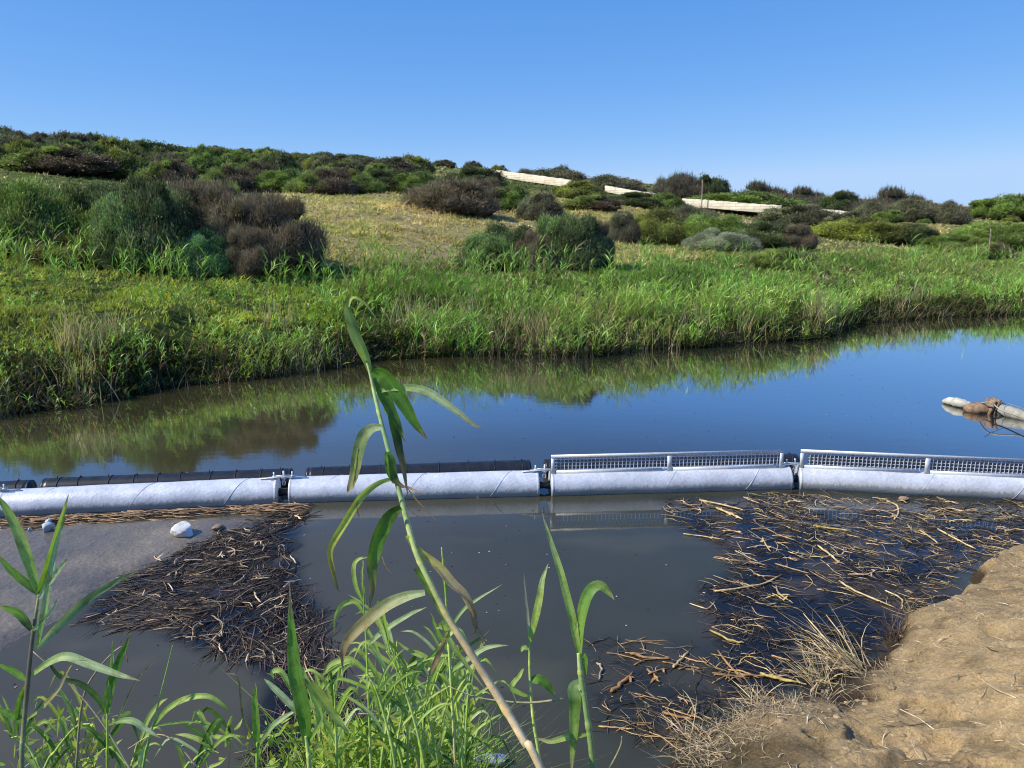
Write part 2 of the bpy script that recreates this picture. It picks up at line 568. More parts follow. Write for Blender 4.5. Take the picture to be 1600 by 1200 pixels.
def py_h(py, Y):
    v = (CY - py) / F
    return EYE + Y * (v * ct - st) / (ct + v * st)

COLS = np.array([(p - 800) / F / 1.026 for p in (-500, 0, 300, 600, 900, 1200, 1600, 2100)])
SS = [0, 0.25, 0.6, 3.5, 10, 20, 30, 50, 80, 115, 200, 600, 2500]
TPY = {  # photo row that the bare ground reaches at each distance behind the water edge
    3.5: (500, 480, 470, 458, 452, 452, 440, 436),
    10:  (395, 400, 396, 392, 402, 405, 408, 408),
    20:  (335, 338, 346, 342, 366, 380, 385, 388),
    30:  (288, 300, 316, 312, 342, 362, 366, 370),
    50:  (252, 268, 288, 290, 312, 340, 348, 352),
    80:  (232, 250, 266, 274, 294, 318, 334, 338),
    115: (214, 232, 246, 258, 277, 302, 326, 332)}
YREF = {px: None for px in COLS}
HT = np.zeros((len(SS), len(COLS)))
for j, (c, px) in enumerate(zip(COLS, (-500, 0, 300, 600, 900, 1200, 1600, 2100))):
    # edge distance along this column
    yy = np.linspace(5, 80, 3000); xx = yy * c
    k = np.argmax(yy > edge_y(xx)); Y0 = yy[k] if k else 11
    for i, s in enumerate(SS):
        if s == 0: HT[i, j] = -0.25
        elif s == 0.25: HT[i, j] = 0.10
        elif s == 0.6: HT[i, j] = 0.32
        elif s in TPY: HT[i, j] = py_h(TPY[s][j], Y0 + s)
        elif s == 200: HT[i, j] = HT[i - 1, j] + 0.6
        elif s == 600: HT[i, j] = HT[i - 1, j] - 6
        else: HT[i, j] = HT[i - 1, j] - 25

def hill_z(x, y):
    x, y = np.asarray(x, float), np.asarray(y, float)
    s = y - edge_y(x)
    a = x / np.maximum(y, 1.0)
    fi = np.interp(s, SS, np.arange(len(SS)))
    fj = np.interp(a, COLS, np.arange(len(COLS)))
    i = np.clip(fi.astype(int), 0, len(SS) - 2); j = np.clip(fj.astype(int), 0, len(COLS) - 2)
    u, v = fi - i, fj - j
    v = v * v * (3 - 2 * v) * 0.5 + v * 0.5
    h = (HT[i, j] * (1 - u) + HT[i + 1, j] * u) * (1 - v) + (HT[i, j + 1] * (1 - u) + HT[i + 1, j + 1] * u) * v
    amp = np.clip(s / 12, 0, 1)
    h = h + amp * (0.7 * (fbm(x * 0.13, y * 0.13, 11) - 0.5) + 0.22 * (fbm(x * 0.7, y * 0.7, 12) - 0.5))
    h = h + np.clip(s / 1.5, 0, 1) * 0.14 * (fbm(x * 2.2, y * 2.2, 13) - 0.5)
    return np.where(s < 0, -0.25 + np.maximum(s, -3) * 0.3, h)

GREEN = np.array((0.10, 0.14, 0.03)); STRAWC = np.array((0.46, 0.37, 0.17)); SOIL = np.array((0.12, 0.085, 0.05))
DRYG = np.array((0.26, 0.23, 0.10))

def meadow_mask(x, y):
    """1 where the grass is straw yellow"""
    s = y - edge_y(x); a = x / y
    px = 800 + a * F * 1.026
    m = smooth((s - 6.5) / 3.5) * (1 - smooth((s - 44) / 14))
    m = m * smooth((px - 380) / 120) * (1 - 0.75 * smooth((px - 900) / 350))
    m2 = smooth((s - 15) / 3) * (1 - smooth((s - 27) / 4)) * (1 - smooth((px - 250) / 120))
    return np.clip(np.maximum(m, 0.8 * m2) + 0.5 * (fbm(x * 0.35, y * 0.35, 31) - 0.52), 0, 1)

def build_hill():
    aa = np.concatenate([np.linspace(-2.6, -0.85, 50, endpoint=False), np.linspace(-0.85, 0.85, 330, endpoint=False), np.linspace(0.85, 1.45, 30)])
    s = np.concatenate([[-2.0, -0.5, -0.1], np.linspace(0, 1.2, 12, endpoint=False), np.linspace(1.2, 12, 55, endpoint=False), np.linspace(12, 50, 80, endpoint=False),
                        np.linspace(50, 130, 60, endpoint=False), np.linspace(130, 260, 14, endpoint=False), np.geomspace(260, 2500, 12)])
    yy = np.linspace(2, 260, 20000)
    Y0 = []
    for a in aa:
        k = np.argmax(yy > edge_y(yy * a)); Y0.append(yy[k] if k else 7)
    A, S = np.meshgrid(aa, s)
    Y = np.array(Y0)[None, :] + S
    X = A * Y
    Z = hill_z(X, Y)
    Z = np.where(S < 0, -0.35, Z)
    n, m = A.shape
    ids = np.arange(n * m).reshape(n, m)
    quads = np.stack([ids[:-1, :-1], ids[:-1, 1:], ids[1:, 1:], ids[1:, :-1]], -1).reshape(-1, 4)
    mm = meadow_mask(X, Y)[..., None]
    col = GREEN * (1 - mm) + STRAWC * mm
    nz = smooth((fbm(X * 0.25, Y * 0.25, 41) - 0.45) * 5)[..., None]
    far = smooth((S - 40) / 25)[..., None]
    col = col * (1 - far) + (DRYG * nz + GREEN * 0.9 * (1 - nz)) * far
    soil = (1 - smooth((S - 0.2) / 1.2))[..., None]
    col = col * (1 - soil) + SOIL * soil
    acc = Acc()
    acc.add(np.stack([X, Y, Z], -1), quads, None, col.reshape(-1, 3))
    o = link('hillside_ground', acc.mesh('hillside_ground', M_FAR))
    tag(o, 'far bank and hillside rising behind the river', 'hillside', kind='structure')
build_hill()

# ------------------------------------------------------------------ water
LEFT_PATCH = [P(a, b) for a, b in ((438, 800), (470, 800), (462, 850), (470, 900), (500, 950), (515, 1010), (535, 1110), (560, 1230), (380, 1230), (400, 1120), (430, 1060), (350, 1015), (240, 985), (120, 975), (200, 905), (330, 845), (400, 822))]
RIGHT_PATCH = [P(a, b) for a, b in ((1030, 780), (1240, 772), (1640, 786), (1640, 860), (1490, 900), (1480, 960), (1390, 1010), (1290, 1070), (1170, 1110), (1080, 1100), (1110, 1060), (1130, 1020), (1090, 990), (1095, 920), (1160, 890), (1110, 850), (1060, 820))]
LOW_PATCH = [P(a, b) for a, b in ((930, 1000), (1010, 1000), (1120, 1010), (1240, 1020), (1240, 1070), (1120, 1120), (1040, 1180), (950, 1120), (905, 1050))]
SILT = [P(a, b) for a, b in ((-260, 838), (0, 818), (200, 806), (432, 796), (415, 822), (330, 850), (215, 905), (160, 955), (100, 985), (20, 1035), (-120, 1100), (-400, 1100))]

def build_water():
    xs = np.concatenate([np.linspace(-300, -30, 12, endpoint=False), np.linspace(-30, -8, 40, endpoint=False), np.linspace(-8, 8, 230, endpoint=False), np.linspace(8, 30, 40, endpoint=False), np.linspace(30, 300, 12)])
    ys = np.concatenate([np.linspace(-60, 2, 10, endpoint=False), np.linspace(2, 10, 130, endpoint=False), np.linspace(10, 32, 60, endpoint=False), np.linspace(32, 200, 12)])
    X, Y = np.meshgrid(xs, ys)
    n, m = X.shape
    ids = np.arange(n * m).reshape(n, m)
    quads = np.stack([ids[:-1, :-1], ids[:-1, 1:], ids[1:, 1:], ids[1:, :-1]], -1).reshape(-1, 4)
    def soft(poly, w):
        wx = X + 0.25 * (fbm(X * 2.5, Y * 2.5, 61) - 0.5); wy = Y + 0.25 * (fbm(X * 2.5, Y * 2.5, 62) - 0.5)
        d = poly_dist(wx, wy, poly); ins = in_poly(wx, wy, poly)
        return smooth(np.where(ins, d, -d) / w + 0.5)
    clear = np.maximum(np.maximum(soft(RIGHT_PATCH, 0.35), soft(LEFT_PATCH, 0.2)), 0.6 * soft(LOW_PATCH, 0.5))[..., None]
    turb = np.array((0.050, 0.051, 0.031)); dark = np.array((0.010, 0.009, 0.007)); far = np.array((0.036, 0.034, 0.024))
    f = smooth((Y - 8.6) / 1.0)[..., None]
    left = (1 - smooth((X + 2.2) / 3.5))[..., None]
    near = turb * (1 - left) + np.array((0.070, 0.065, 0.042)) * left
    farc = far * (1 - left) + np.array((0.062, 0.055, 0.024)) * left
    col = near * (1 - f) + farc * f
    scum = smooth((fbm(X * 3.1, Y * 3.1, 63) - 0.50) * 8)[..., None]
    col = col * (1 - clear) + (dark * (1 - scum) + np.array((0.050, 0.039, 0.026)) * scum) * clear
    fl = smooth((fbm(X * 0.9, Y * 2.1, 64) - 0.55) * 6)[..., None] * (1 - clear) * (1 - f)
    col = col * (1 + 0.22 * fl)
    acc = Acc()
    acc.add(np.stack([X, Y, np.zeros_like(X)], -1), quads, None, col.reshape(-1, 3))
    o = link('water', acc.mesh('water', M_WATER))
    tag(o, 'still murky river water', 'water', kind='structure')
build_water()

def build_silt():
    xs = np.linspace(-13, -1.0, 300); ys = np.linspace(3.4, 8.6, 190)
    X, Y = np.meshgrid(xs, ys)
    n, m = X.shape
    wx = X + 0.30 * (fbm(X * 1.6, Y * 1.6, 71) - 0.5); wy = Y + 0.3 * (fbm(X * 1.6, Y * 1.6, 72) - 0.5)
    d = poly_dist(wx, wy, SILT); ins = in_poly(wx, wy, SILT)
    sd = np.where(ins, d, -d)
    Z = -0.05 + 0.085 * smooth((sd + 0.1) / 0.45) + 0.022 * (fbm(X * 5, Y * 5, 73) - 0.5) + 0.010 * (fbm(X * 16, Y * 16, 74, 2) - 0.5) + 0.004 * np.sin(X * 9 + Y * 22 + 5 * fbm(X * 2, Y * 2, 75)) * fbm(X, Y, 76)
    ids = np.arange(n * m).reshape(n, m)
    quads = np.stack([ids[:-1, :-1], ids[:-1, 1:], ids[1:, 1:], ids[1:, :-1]], -1)
    keep = (sd[:-1, :-1] > -0.25)
    acc = Acc()
    acc.add(np.stack([X, Y, Z], -1), quads[keep], None, (0.1, 0.1, 0.1))
    o = link('silt_bar', acc.mesh('silt_bar', M_SILT))
    tag(o, 'smooth grey silt bar showing above the water behind the boom', 'silt', kind='structure')
build_silt()

# ------------------------------------------------------------------ near bank
NE = [(-60, 2.6), (-14, 3.3), (-6, 3.45), (-3, 3.55)] + [tuple(P(a, b, 0.0)[:2]) for a, b in ((560, 1245), (860, 1240), (1000, 1228), (1045, 1185), (1095, 1140), (1180, 1105), (1260, 1082), (1330, 1050), (1385, 1015), (1400, 985), (1450, 972), (1518, 938), (1528, 915), (1514, 903), (1556, 884), (1620, 864), (1700, 848))] + [(9, 8.6), (14, 10.5), (60, 30)]
NE = np.array(NE)

def near_z(x, y):
    x, y = np.asarray(x, float), np.asarray(y, float)
    jx = x + 0.16 * (fbm(x * 3, y * 3, 81) - 0.5) + 0.05 * (fbm(x * 11, y * 11, 87) - 0.5); jy = y + 0.16 * (fbm(x * 3, y * 3, 82) - 0.5) + 0.05 * (fbm(x * 11, y * 11, 88) - 0.5)
    d = poly_dist(jx, jy, NE, closed=False)
    land = jy < np.interp(jx, NE[:, 0], NE[:, 1])
    s = np.where(land, d, -d)
    steep = smooth((x - 1.2) / 1.0)          # 1 on the bare soil side
    cliff = smooth((x - 2.6) / 0.8)
    zr = (0.08 + 0.13 * cliff) * smooth(s / (0.22 - 0.12 * cliff)) + (0.34 - 0.05 * cliff) * s
    zl = 0.55 * s + 0.12 * smooth(s / 0.3)
    z = zl * (1 - steep) + zr * steep
    z = 1.62 - np.log1p(np.exp((1.62 - z) * 5)) / 5 * 1.0
    z = np.where(z < -0.3, -0.3, z)
    z = z + np.clip(s, 0, 1) * (0.16 * (fbm(x * 1.3, y * 1.3, 83) - 0.5) + 0.11 * (fbm(x * 4.5, y * 4.5, 84) - 0.5)) + np.clip(s * 3, 0, 1) * (0.030 * (fbm(x * 15, y * 15, 85) - 0.5) + 0.07 * np.abs(fbm(x * 2.4 + y, y * 4.5, 86) - 0.5) - 0.05 * smooth((fbm(x * 3.6, y * 2.8, 89, 2) - 0.60) * 12))
    return np.where(s < 0, np.maximum(-0.3, s * 0.8) - 0.01, z), s

def build_near():
    xs = np.concatenate([np.linspace(-60, -7, 30, endpoint=False), np.linspace(-7, 0.5, 120, endpoint=False), np.linspace(0.5, 6.5, 420, endpoint=False), np.linspace(6.5, 10, 60, endpoint=False), np.linspace(10, 60, 30)])
    ys = np.concatenate([np.linspace(-80, -1, 25, endpoint=False), np.linspace(-1, 1.6, 40, endpoint=False), np.linspace(1.6, 8.2, 430, endpoint=False), np.linspace(8.2, 32, 60)])
    X, Y = np.meshgrid(xs, ys)
    Z, S = near_z(X, Y)
    n, m = X.shape
    ids = np.arange(n * m).reshape(n, m)
    quads = np.stack([ids[:-1, :-1], ids[:-1, 1:], ids[1:, 1:], ids[1:, :-1]], -1)
    keep = S[:-1, :-1] > -0.7
    dry = np.array((0.88, 0.62, 0.31)); wet = np.array((0.10, 0.072, 0.045)); og = np.array((0.66, 0.47, 0.24))
    k = smooth((Z - 0.03 - 0.14 * fbm(X * 2.6, Y * 2.6, 93)) / 0.10)[..., None]
    g = smooth((fbm(X * 1.1, Y * 1.1, 91) - 0.42) * 5)[..., None]
    lo = (1 - smooth((S - 0.2) / 0.9))[..., None] * 0.45
    col = dry * (1 - 0.55 * g) + og * 0.55 * g
    col = col * (1 - lo) + og * 0.8 * lo
    crack = smooth((fbm(X * 3.2, Y * 5, 92) - 0.60) * 9)[..., None]
    col = col * (1 - 0.35 * crack)
    lf = (1 - smooth((X - 0.8) / 1.0))[..., None]
    col = col * (1 - lf) + np.array((0.06, 0.055, 0.03)) * lf
    col = col * k + wet * (1 - k)
    acc = Acc()
    acc.add(np.stack([X, Y, Z], -1), quads[keep], None, col.reshape(-1, 3))
    o = link('near_bank_ground', acc.mesh('near_bank_ground', M_DIRT))
    tag(o, 'bare sandy soil of the near river bank', 'ground', kind='structure')
build_near()

# clods and pebbles lie on the soil
def build_clods():
    acc = Acc()
    n = 4500
    x = rng.uniform(1.3, 6.2, n); y = rng.uniform(1.8, 7.6, n)
    z, s = near_z(x, y)
    ok = (s > 0.05)
    x, y, z = x[ok], y[ok], z[ok]
    ico = bmesh.new(); bmesh.ops.create_icosphere(ico, subdivisions=1, radius=1)
    iv = np.array([v.co[:] for v in ico.verts]); it = np.array([[v.index for v in f.verts] for f in ico.faces]); ico.free()
    for i in range(len(x)):
        r = 0.003 + 0.028 * random.random() ** 8
        v = iv * (1 + rng.uniform(-0.3, 0.3, (len(iv), 1))) * np.array([r * random.uniform(.8, 1.5), r, r * 0.6])
        c = np.array((0.84, 0.60, 0.34)) * random.uniform(0.8, 1.15)
        acc.add(v + (x[i], y[i], z[i] - r * 0.1), None, it, c)
    o = link('soil_crumbs', acc.mesh('soil_crumbs', M_DIRT, smooth=False))
    tag(o, 'crumbs of dry soil and small pebbles scattered over the near bank', 'pebbles', kind='stuff')
build_clods()

# ------------------------------------------------------------------ reeds and grass of the far bank
def reed_plants(acc, x, y, z, h, gcol, leaves=7, lw=0.02, dry=0.12, lean=0.12, swidth=0.012):
    n = len(x)
    root = np.stack([x, y, z], 1)
    d0 = norm(np.stack([rng.normal(0, lean, n), rng.normal(0, lean, n), np.ones(n)], 1))
    bend = np.stack([rng.normal(0.04, 0.10, n), rng.normal(0, 0.08, n), np.zeros(n)], 1)
    isdry = rng.random(n) < dry
    c = jitter_col(gcol, n, 0.22, 0.12)
    c[isdry] = jitter_col((0.30, 0.23, 0.12), int(isdry.sum()), 0.25, 0.08)
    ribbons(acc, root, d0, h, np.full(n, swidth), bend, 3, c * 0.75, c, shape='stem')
    for k in range(leaves):
        t = rng.uniform(0.25, 1.0, n)[:, None]
        p = root + d0 * h[:, None] * t + bend * h[:, None] * t * t
        a = rng.uniform(0, 2 * np.pi, n)
        out = np.stack([np.cos(a), np.sin(a), np.zeros(n)], 1)
        up = rng.uniform(0.9, 3.0, n)[:, None]
        ld = norm(out * 0.8 + d0 * up)
        L = h * rng.uniform(0.22, 0.50, n)
        b = np.stack([out[:, 0] * 0.25 + 0.12, out[:, 1] * 0.25, rng.uniform(-0.55, 0.0, n)], 1)
        cl = c * rng.uniform(0.75, 1.35, (n, 1))
        low = (t[:, 0] < 0.45) & (rng.random(n) < 0.35)
        cl[low] = jitter_col((0.26, 0.20, 0.10), int(low.sum()), 0.3, 0.08)
        side = norm(np.cross(ld, np.array([0, 0, 1.0])) + rng.normal(0, 0.35, (n, 3)))
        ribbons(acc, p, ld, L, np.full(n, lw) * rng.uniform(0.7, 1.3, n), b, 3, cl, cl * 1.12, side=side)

_ta = np.linspace(-1.2, 1.2, 500); _ty = np.linspace(7, 60, 1500)
_t0 = _ty[np.argmax(edge_y(_ty[None, :] * _ta[:, None]) < _ty[None, :], 1)]
def bank_pts(n, s0, s1, px0=-150, px1=1750):
    px = rng.uniform(px0, px1, n); a = (px - 800) / F / 1.026
    s = rng.uniform(s0, s1, n)
    Y = np.interp(a, _ta, _t0) + s
    return a * Y, Y, s, px

REED = np.array((0.28, 0.45, 0.085)); YG = np.array((0.48, 0.56, 0.12))

def build_reeds():
    # dense belt of tall reeds at the waterline
    acc = Acc()
    x, y, s, px = bank_pts(15000, -0.15, 5.0)
    dens = 0.25 + 0.75 * smooth((px - 160) / 200)
    dens *= np.where(px < 420, 0.75, 1.0)
    bare = (px > 1330) & (px < 1560) & (s < 0.8)
    patch = smooth((fbm(x * 0.85, y * 0.85, 101) - 0.38) * 6)
    keep = (rng.random(len(x)) < dens * (0.06 + 0.95 * patch) * (1 - 0.13 * np.clip(s, 0, 5))) & ~bare
    x, y, s, px = x[keep], y[keep], s[keep], px[keep]
    z = np.maximum(hill_z(x, y), -0.12)
    h = (0.78 - 0.11 * np.clip(s, 0, 5)) * rng.uniform(0.6, 1.2, len(x)) * (0.25 + 1.45 * fbm(x * 1.0, y * 1.0, 102))
    h *= np.where(px < 500, 0.62, 1.0) * np.where(px > 1250, 0.88, 1)
    g = np.array(REED)[None] * (0.55 + 1.05 * fbm(x * 0.6, y * 0.6, 103))[:, None]
    yel = smooth((fbm(x * 0.4, y * 0.4, 104) - 0.45) * 6)[:, None] * 0.5
    g = g * (1 - yel) + YG * yel
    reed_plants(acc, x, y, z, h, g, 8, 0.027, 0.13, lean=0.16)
    # straw coloured clumps standing in the belt
    for i in range(32):
        px = (random.uniform(420, 1600) if i < 28 else random.uniform(-20, 170)) if i else 940; x0, y0, _, _ = bank_pts(1, 0.0, 1.8, px, px + 1)
        n = 60; x = x0[0] + rng.normal(0, .22, n); y = y0[0] + rng.normal(0, .16, n); z = np.maximum(hill_z(x, y), -.1)
        d0 = norm(np.stack([rng.normal(0, .16, n), rng.normal(0, .16, n), np.ones(n)], 1)); c = jitter_col((0.58, 0.50, 0.27), n, .3, .08)
        ribbons(acc, np.stack([x, y, z], 1), d0, rng.uniform(.35, .95, n), np.full(n, .018), np.stack([rng.normal(0, .2, n), rng.normal(0, .1, n), rng.uniform(-.25, 0, n)], 1), 3, c * .7, c, shape='blade')
    o = link('reed_bed', acc.mesh('reed_bed', M_LEAF, smooth=False))
    tag(o, 'dense belt of tall green reeds along the far waterline', 'reeds', kind='stuff')
    pass
    # waterside fringe: bending dead stems and short weeds
    acc = Acc()
    x, y, s, px = bank_pts(3600, -0.28, 0.55)
    z = np.maximum(hill_z(x, y), -0.05); n = len(x)
    patch = fbm(x * 1.1, y * 0 + 4, 105)
    keep = rng.random(n) < 0.15 + 0.9 * smooth((patch - 0.42) * 5)
    x, y, s, z = x[keep], y[keep], s[keep], z[keep]; n = len(x)
    d0 = norm(np.stack([rng.normal(0, .25, n), rng.normal(-0.15, .25, n), np.ones(n)], 1))
    c = jitter_col((0.27, 0.22, 0.12), n, 0.4, 0.1)
    ribbons(acc, np.stack([x, y, z], 1), d0, rng.uniform(0.2, 0.75, n), np.full(n, 0.014), np.stack([rng.normal(0, .2, n), rng.normal(-.1, .15, n), rng.uniform(-.3, 0, n)], 1), 3, c * 0.7, c, shape='stem')
    o = link('dead_reed_fringe', acc.mesh('dead_reed_fringe', M_STRAW, smooth=False))
    tag(o, 'fringe of pale dead reed stems at the foot of the far reeds', 'dead reeds', kind='stuff')
    acc = Acc()
    n0 = 15000
    x, y, s, px = bank_pts(n0, -0.1, 1.1)
    k = rng.random(n0) < 0.25 + 0.9 * smooth((fbm(x * 1.3, y * 1.3, 106) - 0.35) * 4)
    x, y = x[k], y[k]; z = np.maximum(hill_z(x, y), -0.02); n = len(x)
    for j in range(2):
        d0 = norm(np.stack([rng.normal(0, .7, n), rng.normal(-0.2, .7, n), np.ones(n)], 1))
        c = jitter_col((0.09, 0.13, 0.03), n, 0.45, 0.15)
        br = rng.random(n) < 0.22; c[br] = jitter_col((0.2, 0.12, 0.06), int(br.sum()), 0.3)
        ribbons(acc, np.stack([x, y, z + rng.uniform(0, 0.12, n)], 1), d0, rng.uniform(0.08, 0.3, n), rng.uniform(0.02, 0.05, n), np.stack([rng.normal(0, .2, n), rng.normal(0, .2, n), rng.uniform(-.5, 0, n)], 1), 2, c * 0.7, c)
    o = link('waterside_weeds', acc.mesh('waterside_weeds', M_BLADE, smooth=False))
    tag(o, 'low leafy weeds hanging over the water edge of the far bank', 'weeds', kind='stuff')

def blades(acc, x, y, z, h, w, c, nb, droop=(-.5, -.05), spread=0.45, nseg=2):
    n = len(x)
    for k in range(nb):
        d0 = norm(np.stack([rng.normal(0.05, spread, n), rng.normal(0, spread, n), np.ones(n)], 1))
        hh = h * rng.uniform(0.5, 1.15, n)
        cc = c * rng.uniform(0.7, 1.35, (n, 1)) * rng.uniform(0.92, 1.08, (n, 3))
        p = np.stack([x + rng.normal(0, .04, n) * hh * 4, y + rng.normal(0, .04, n) * hh * 4, z - 0.02], 1)
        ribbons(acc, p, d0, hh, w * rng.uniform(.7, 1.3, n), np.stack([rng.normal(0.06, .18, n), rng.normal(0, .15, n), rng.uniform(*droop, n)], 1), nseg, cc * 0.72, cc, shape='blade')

def build_grass():
    # green grass on the slope behind the reeds
    acc = Acc()
    x, y, s, px = bank_pts(46000, 0.6, 15)
    mm = meadow_mask(x, y)
    k = (rng.random(len(x)) > mm * 0.85) & (rng.random(len(x)) < 0.25 + smooth((fbm(x * 1.2, y * 1.2, 119) - 0.33) * 4))
    x, y, s, px, mm = x[k], y[k], s[k], px[k], mm[k]
    z = hill_z(x, y); n = len(x)
    v = fbm(x * 0.55, y * 0.55, 111)[:, None]
    lushL = (1 - smooth((px - 480) / 180))[:, None]
    base = REED * 0.85 * (1 - lushL) + np.array((0.54, 0.61, 0.10)) * lushL
    c = base * (0.25 + 1.5 * v)
    yel = smooth((fbm(x * 0.3, y * 0.3, 112) - 0.40) * 5)[:, None] * (0.35 + 0.3 * smooth((s - 4) / 6)[:, None])
    c = c * (1 - yel) + np.array((0.46, 0.41, 0.14)) * yel
    h = (0.02 + 0.55 * fbm(x * 1.3, y * 1.3, 113) ** 1.3) * np.where(px < 500, 0.85, 1.0)
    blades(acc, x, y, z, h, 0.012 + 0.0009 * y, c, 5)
    o = link('slope_grass', acc.mesh('slope_grass', M_BLADE, smooth=False))
    tag(o, 'lush green grass on the slope behind the reeds', 'grass', kind='stuff')
    # scattered taller reeds among that grass
    acc = Acc()
    x, y, s, px = bank_pts(3000, 3.5, 9)
    k = rng.random(len(x)) < smooth((fbm(x * 0.9, y * 0.9, 114) - 0.50) * 7) * 0.9
    x, y, px = x[k], y[k], px[k]
    reed_plants(acc, x, y, hill_z(x, y), rng.uniform(0.5, 1.05, len(x)), REED * 1.05, 7, 0.028, 0.12)
    o = link('slope_reeds', acc.mesh('slope_reeds', M_LEAF, smooth=False))
    tag(o, 'scattered thinner reeds growing higher up the far slope', 'reeds', kind='stuff')
    # straw coloured meadow
    acc = Acc()
    x, y, s, px = bank_pts(52000, 6, 62)
    mm = meadow_mask(x, y)
    k = rng.random(len(x)) < mm * 1.1
    x, y, s, mm = x[k], y[k], s[k], mm[k]
    z = hill_z(x, y); n = len(x)
    v = fbm(x * 0.5, y * 0.5, 121)[:, None]; w = smooth((fbm(x * 0.7, y * 0.7, 122) - 0.46) * 9)[:, None]
    c = np.array((0.92, 0.74, 0.32)) * (0.3 + 1.25 * v)
    c = c * (1 - 0.75 * w) + np.array((0.56, 0.56, 0.17)) * 0.75 * w
    red = smooth((fbm(x * 0.25, y * 0.4, 123) - 0.58) * 7)[:, None] * 0.5
    c = c * (1 - red) + np.array((0.50, 0.27, 0.13)) * red
    h = 0.03 + 0.75 * fbm(x * 0.8, y * 0.8, 124) ** 1.5
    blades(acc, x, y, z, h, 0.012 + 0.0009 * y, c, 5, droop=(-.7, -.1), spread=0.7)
    o = link('meadow_grass', acc.mesh('meadow_grass', M_BLADE, smooth=False))
    tag(o, 'dry straw yellow grass covering the open meadow', 'grass', kind='stuff')
    # low scrub cover of the hill
    acc = Acc()
    px = rng.uniform(-150, 1750, 42000); a = (px - 800) / F / 1.026
    y = np.exp(rng.uniform(np.log(38), np.log(175), 42000)); x = a * y
    k = rng.random(len(x)) < 1 - 0.9 * meadow_mask(x, y)
    x, y, px = x[k], y[k], px[k]; z = hill_z(x, y); n = len(x)
    v = fbm(x * 0.16, y * 0.16, 131)[:, None]
    c = np.array((0.30, 0.34, 0.11)) * (0.5 + v)
    t = smooth((fbm(x * 0.09, y * 0.09, 132) - 0.42) * 6)[:, None]
    c = c * (1 - t) + np.array((0.66, 0.55, 0.26)) * t
    br = rng.random(n) < 0.16; c[br] = np.array((0.10, 0.07, 0.05))
    blades(acc, x, y, z, 0.0040 * y * rng.uniform(.5, 1.3, n), 0.0016 * y, c, 4, spread=0.8)
    o = link('hillside_scrub', acc.mesh('hillside_scrub', M_BLADE, smooth=False))
    tag(o, 'low dry scrub and weeds covering the upper hillside', 'scrub', kind='stuff')
build_reeds()
build_grass()

# ------------------------------------------------------------------ shrubs
KC = {  # leaf colour with painted sunlight, with painted shade and dead leaves, share of bare brown twigs
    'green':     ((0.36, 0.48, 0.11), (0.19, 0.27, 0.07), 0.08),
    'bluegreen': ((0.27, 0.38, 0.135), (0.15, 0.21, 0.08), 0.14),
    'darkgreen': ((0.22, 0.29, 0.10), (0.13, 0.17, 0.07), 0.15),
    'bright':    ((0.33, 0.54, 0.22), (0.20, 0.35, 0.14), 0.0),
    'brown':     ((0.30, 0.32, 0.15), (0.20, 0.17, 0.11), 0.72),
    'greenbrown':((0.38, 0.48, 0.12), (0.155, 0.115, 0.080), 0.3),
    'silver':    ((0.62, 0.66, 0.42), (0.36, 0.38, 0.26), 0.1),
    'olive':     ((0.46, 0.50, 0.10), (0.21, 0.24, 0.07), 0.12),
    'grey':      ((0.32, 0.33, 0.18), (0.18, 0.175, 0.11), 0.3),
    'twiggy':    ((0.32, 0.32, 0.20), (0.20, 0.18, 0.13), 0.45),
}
_ico = bmesh.new(); bmesh.ops.create_icosphere(_ico, subdivisions=3, radius=1)
ICO_V = np.array([v.co[:] for v in _ico.verts]); ICO_T = np.array([[v.index for v in f.verts] for f in _ico.faces]); _ico.free()

